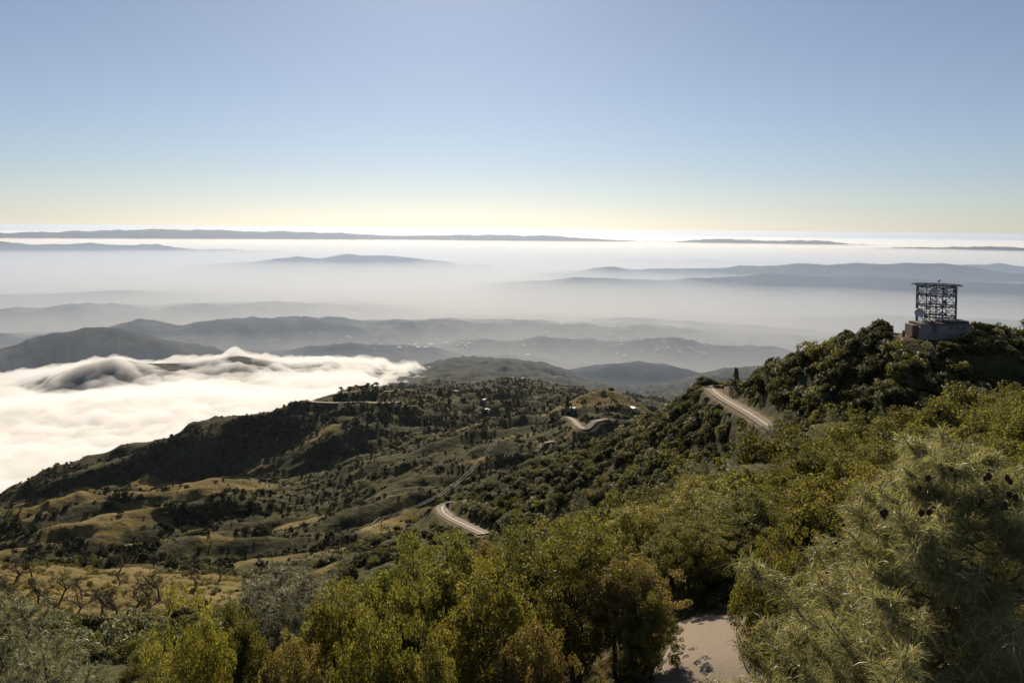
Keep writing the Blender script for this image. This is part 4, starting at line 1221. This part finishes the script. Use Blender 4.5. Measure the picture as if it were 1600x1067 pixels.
# building: low flat roofed concrete block with a terrace wall
wallm = simple('painted_concrete', (0.21, 0.205, 0.185), 0.9, var=0.12, scale=0.8)
roofm = simple('roof_felt', (0.05, 0.045, 0.05), 0.85)
doorm = simple('door_metal', (0.09, 0.08, 0.10), 0.7)
D_B = 206.0
bq = P(1470, 521, D_B); mb = float(np.dot(bq-np.array([0, 0, CAMZ]), _f))/F
bld = bpy.data.objects.new('equipment_building', None); COL.objects.link(bld); bld.location = tuple(bq); bld.rotation_euler = (0, 0, -0.05)
tag(bld, 'low flat-roofed concrete equipment building at the foot of the antenna tower', 'building')
def BX(px): return (px-1470)*mb
def BZ(py): return (521-py)*mb
def bpart(name, x0, x1, z0, z1, y0, y1, m_):
    V_, F_ = boxv(((x0+x1)/2, (y0+y1)/2, (z0+z1)/2), (abs(x1-x0), abs(y1-y0), abs(z1-z0)))
    return obj(name, mesh_np(name, V_, F_, m_), bld)
bpart('wall', BX(1439), BX(1516), BZ(530), BZ(507), 0, 6.0, wallm)
bpart('roof', BX(1461), BX(1519), BZ(507), BZ(505.6), -0.35, 6.3, roofm)
bpart('roof', BX(1438.4), BX(1460.5), BZ(507), BZ(506.2), -0.2, 6.1, roofm)
bpart('roof_house', BX(1480), BX(1517), BZ(505.5), BZ(502.2), 1.2, 5.6, roofm)
dr = bpart('door', BX(1456.5), BX(1464), BZ(520.5), BZ(507.8), -0.10, -0.02, doorm)
V_, F_ = boxv((BX(1463), -0.16, BZ(515)), (0.12, 0.1, 0.12)); obj('handle', mesh_np('handle', V_, F_, dish_m), dr)
bpart('annex_wall', BX(1430), BX(1438.4), BZ(528), BZ(509.5), 1.2, 5.0, simple('brown_wall', (0.15, 0.10, 0.07), 0.9))
bpart('terrace', BX(1438), BX(1506), BZ(532), BZ(521.6), -1.6, -0.12, wallm)
bpart('terrace_rail', BX(1438), BX(1506), BZ(521.3), BZ(520.6), -1.75, -1.55, wallm)
for k in range(3):
    w_ = bpart('window', BX(1484+k*9), BX(1489+k*9), BZ(514), BZ(510), -0.06, -0.02, doorm)
    V_, F_ = boxv(((BX(1484+k*9)+BX(1489+k*9))/2, -0.09, BZ(514.3)), (BX(1489)-BX(1483.6), 0.12, 0.1)); obj('sill', mesh_np('sill', V_, F_, wallm), w_)

# fences and posts on the hilltop
wood = simple('weathered_wood', (0.12, 0.09, 0.065), 0.9)
def fence(pix, D, h, label):
    o = bpy.data.objects.new('fence', None); COL.objects.link(o)
    qs = [P(a, b, D) for a, b in pix]
    for q in qs: q[2] = terr(q[0], q[1])
    o.location = tuple(qs[0])
    for q in qs:
        r_ = q-qs[0]; V_, F_ = bar(r_-up*.4, r_+up*h, 0.16, 5); obj('post', mesh_np('post', V_, F_, wood), o)
    for z_ in (h*.45, h*.92):
        V_, F_ = join([bar(qs[i]-qs[0]+up*z_, qs[i+1]-qs[0]+up*z_, 0.09, 4) for i in range(len(qs)-1)]); obj('rail', mesh_np('rail', V_, F_, wood), o)
    tag(o, label, 'fence')
fence([(1372,517),(1377,517),(1382,517),(1388,518),(1394,518)], 206, 2.0, 'short rail fence on the skyline left of the antennas')
fence([(1572,513),(1577,513),(1582,513),(1588,513),(1594,513),(1600,512)], 236, 2.6, 'rail fence on the skyline at the right edge')
q = P(1412, 521, 206); zt = terr(q[0], q[1]); V_, F_ = tube([(0, 0, -.4), (0, 0, 1.5), (0, 0, 1.55)], [.28, .28, .05], 8)
tag(obj('marker_post', mesh_np('marker_post', V_, F_, wood), None, (q[0], q[1], zt)), 'short dark post on the skyline left of the antenna building', 'post')

# hill bushes beside the building
for k, (a, b, D, h, wd_, lab) in enumerate([(1553,520,222,6.0,8.5,'large dark bush on the skyline right of the equipment building'),(1530,527,205,4.5,7,'dark bush overlapping the right end of the equipment building'),(1350,540,190,4.5,8,'broad dark bush on the hill left of the antennas'),(1500,560,180,5.5,9,'wide dark bush on the shaded hillside below the building'),(1444,526,202.0,1.5,4.5,'low dark bush in front of the building terrace'),(1482,526,202,1.7,5.5,'dark bush in front of the right half of the building'),(1514,526,203,3.2,5.5,'tall dark bush hiding the right corner of the building')]):
    q = P(a, b, D); g = terr(q[0], q[1])
    o = bpy.data.objects.new('large_bush', None); COL.objects.link(o); o.location = (q[0], q[1], g-0.4); o.rotation_euler = (0, 0, k)
    c = obj('crown', MID_B[k % 4], o, None, 0, (wd_/3.2, wd_/3.2, h/2.4))
    V_, F_ = tube([(0, 0, -.5), (.2, 0, h*.5)], [.2, .1], 6); obj('trunk', mesh_np('trunk', V_, F_, BARK), o)
    tag(o, lab, 'bush')

# ------------------------------------------------------------------ power line
wire_m = simple('aluminium_wire', (0.34, 0.31, 0.26), 0.5, 0.3)
POLES = [(533,873,330,420,10.5,'wooden power pole on the grassy slope, nearest of the line'),(596,822,330,520,10.5,'wooden power pole left of the hairpin, second of the line'),(779,697,650,1000,11,'wooden power pole high on the brush slope, third of the line'),(868,640,750,1150,11,'wooden power pole near the grassy knoll, last of the line')]
tops = []
for k, (a, b, d0, d1, h, lab) in enumerate(POLES):
    q = hit(a, b, d0, d1); q[2] = terr(q[0], q[1])
    o = bpy.data.objects.new('power_pole', None); COL.objects.link(o); o.location = tuple(q)
    V_, F_ = tube([(0, 0, -1), (0, 0, h)], [.2, .14], 7); obj('pole', mesh_np('pole', V_, F_, wood), o)
    V_, F_ = boxv((0, 0, h-0.7), (2.8, .16, .18)); c = obj('crossarm', mesh_np('crossarm', V_, F_, wood), o)
    for x_ in (-1.25, 1.25):
        V_, F_ = tube([(x_, 0, h-.62), (x_, 0, h-.3)], [.07, .05], 6); obj('insulator', mesh_np('insulator', V_, F_, dish_m), c)
    tag(o, lab, 'power pole', 'power poles of the line up the slope'); tops.append(q+np.array([0, 0, h-.3]))
names = ['first', 'second', 'third']
for i in range(3):
    for x_ in (-1.25, 1.25):
        a, b = tops[i]+np.array([x_, 0, 0]), tops[i+1]+np.array([x_, 0, 0])
        L_ = np.linalg.norm(b-a); sag = L_*0.035
        pts = [a+(b-a)*t-up*sag*4*t*(1-t) for t in np.linspace(0, 1, 25)]
        V_, F_ = tube(pts, [0.035+0.00004*L_]*25, 5)
        tag(obj('power_line', mesh_np('power_line', V_, F_, wire_m)), '%s wire in the %s span of the power line' % ('left' if x_ < 0 else 'right', names[i]), 'wire', 'wires of the power line')

# ------------------------------------------------------------------ far settlement: pale buildings on the valley floor
white = simple('pale_render', (0.4, 0.38, 0.35), 0.7)
roof2 = simple('pale_roof', (0.5, 0.49, 0.48), 0.6)
rng = np.random.default_rng(77)
def house(w, d_, h, gable):
    o_me = mesh_np('wall', *boxv((0, 0, h/2-3), (w, d_, h+6)), white)
    if gable:
        V_ = np.array([(-w/2-.5, -d_/2-.5, h), (w/2+.5, -d_/2-.5, h), (w/2+.5, d_/2+.5, h), (-w/2-.5, d_/2+.5, h), (-w/2-.5, 0, h*1.35), (w/2+.5, 0, h*1.35)])
        F_ = np.array([(0, 1, 5, 4), (2, 3, 4, 5), (0, 4, 3, 3), (1, 2, 5, 5), (0, 3, 2, 1)])
        me_ = bpy.data.meshes.new('roof'); me_.from_pydata(V_.tolist(), [], [tuple(dict.fromkeys(f)) for f in F_.tolist()]); me_.materials.append(roof2)
    else:
        me_ = mesh_np('roof', *boxv((0, 0, h+.4), (w+1, d_+1, .8)), roof2)
    return o_me, me_
HOUSES = [house(26, 16, 7, True), house(46, 26, 9, False), house(34, 18, 8, True), house(18, 18, 22, False)]
def town(n, a0, a1, b0, b1, where, d0=3500, d1=12000, kinds=(0, 1, 2)):
    for _ in range(n):
        q = hit(rng.uniform(a0, a1), rng.uniform(b0, b1), d0, d1)
        k = kinds[int(rng.integers(len(kinds)))]; w_, r_ = HOUSES[k]
        o = bpy.data.objects.new('building', None); COL.objects.link(o); o.location = tuple(q); o.rotation_euler = (0, 0, rng.uniform(-.5, .5)); s_ = q[1]/6500*0.62; o.scale = (s_,)*3
        obj('wall', w_, o); obj('roof', r_, o)
        tag(o, 'tiny pale building %s' % where, 'building', 'pale buildings %s' % where)
town(22, 640, 735, 534, 545, 'in the hazy valley left of the wooded ridge')
town(8, 540, 640, 520, 545, 'in the haze above the fog bank')
town(26, 960, 1120, 528, 556, 'in the valley above the little hill')
town(3, 1082, 1092, 522, 530, 'in the haze left of the antenna hill', kinds=(3,))
town(12, 800, 960, 520, 556, 'in the valley haze at the centre')
town(10, 300, 620, 452, 470, 'in the bright far mist', 8000, 16000)
town(10, 860, 1060, 500, 520, 'on the valley floor beyond the little hill', 6000, 13000)
# roofs among the trees of the wooded ridge
for k, (a, b, lab) in enumerate([(712,612,'pale roofed house among trees left on the wooded ridge'),(756,626,'small pale house among the trees of the rolling slope'),(762,642,'pale shed beside the ravine'),(800,585,'white cabin near the top of the wooded ridge'),(816,590,'second white cabin on the wooded ridge'),(990,640,'pale shed right of the grassy knoll'),(893,640,'flat pale shed beside the conifers')]):
    q = hit(a, b, 700, 2600); w_, r_ = HOUSES[0]
    o = bpy.data.objects.new('cabin', None); COL.objects.link(o); o.location = tuple(q); o.rotation_euler = (0, 0, k); o.scale = (.38,)*3
    obj('wall', w_, o); obj('roof', r_, o); tag(o, lab, 'cabin')
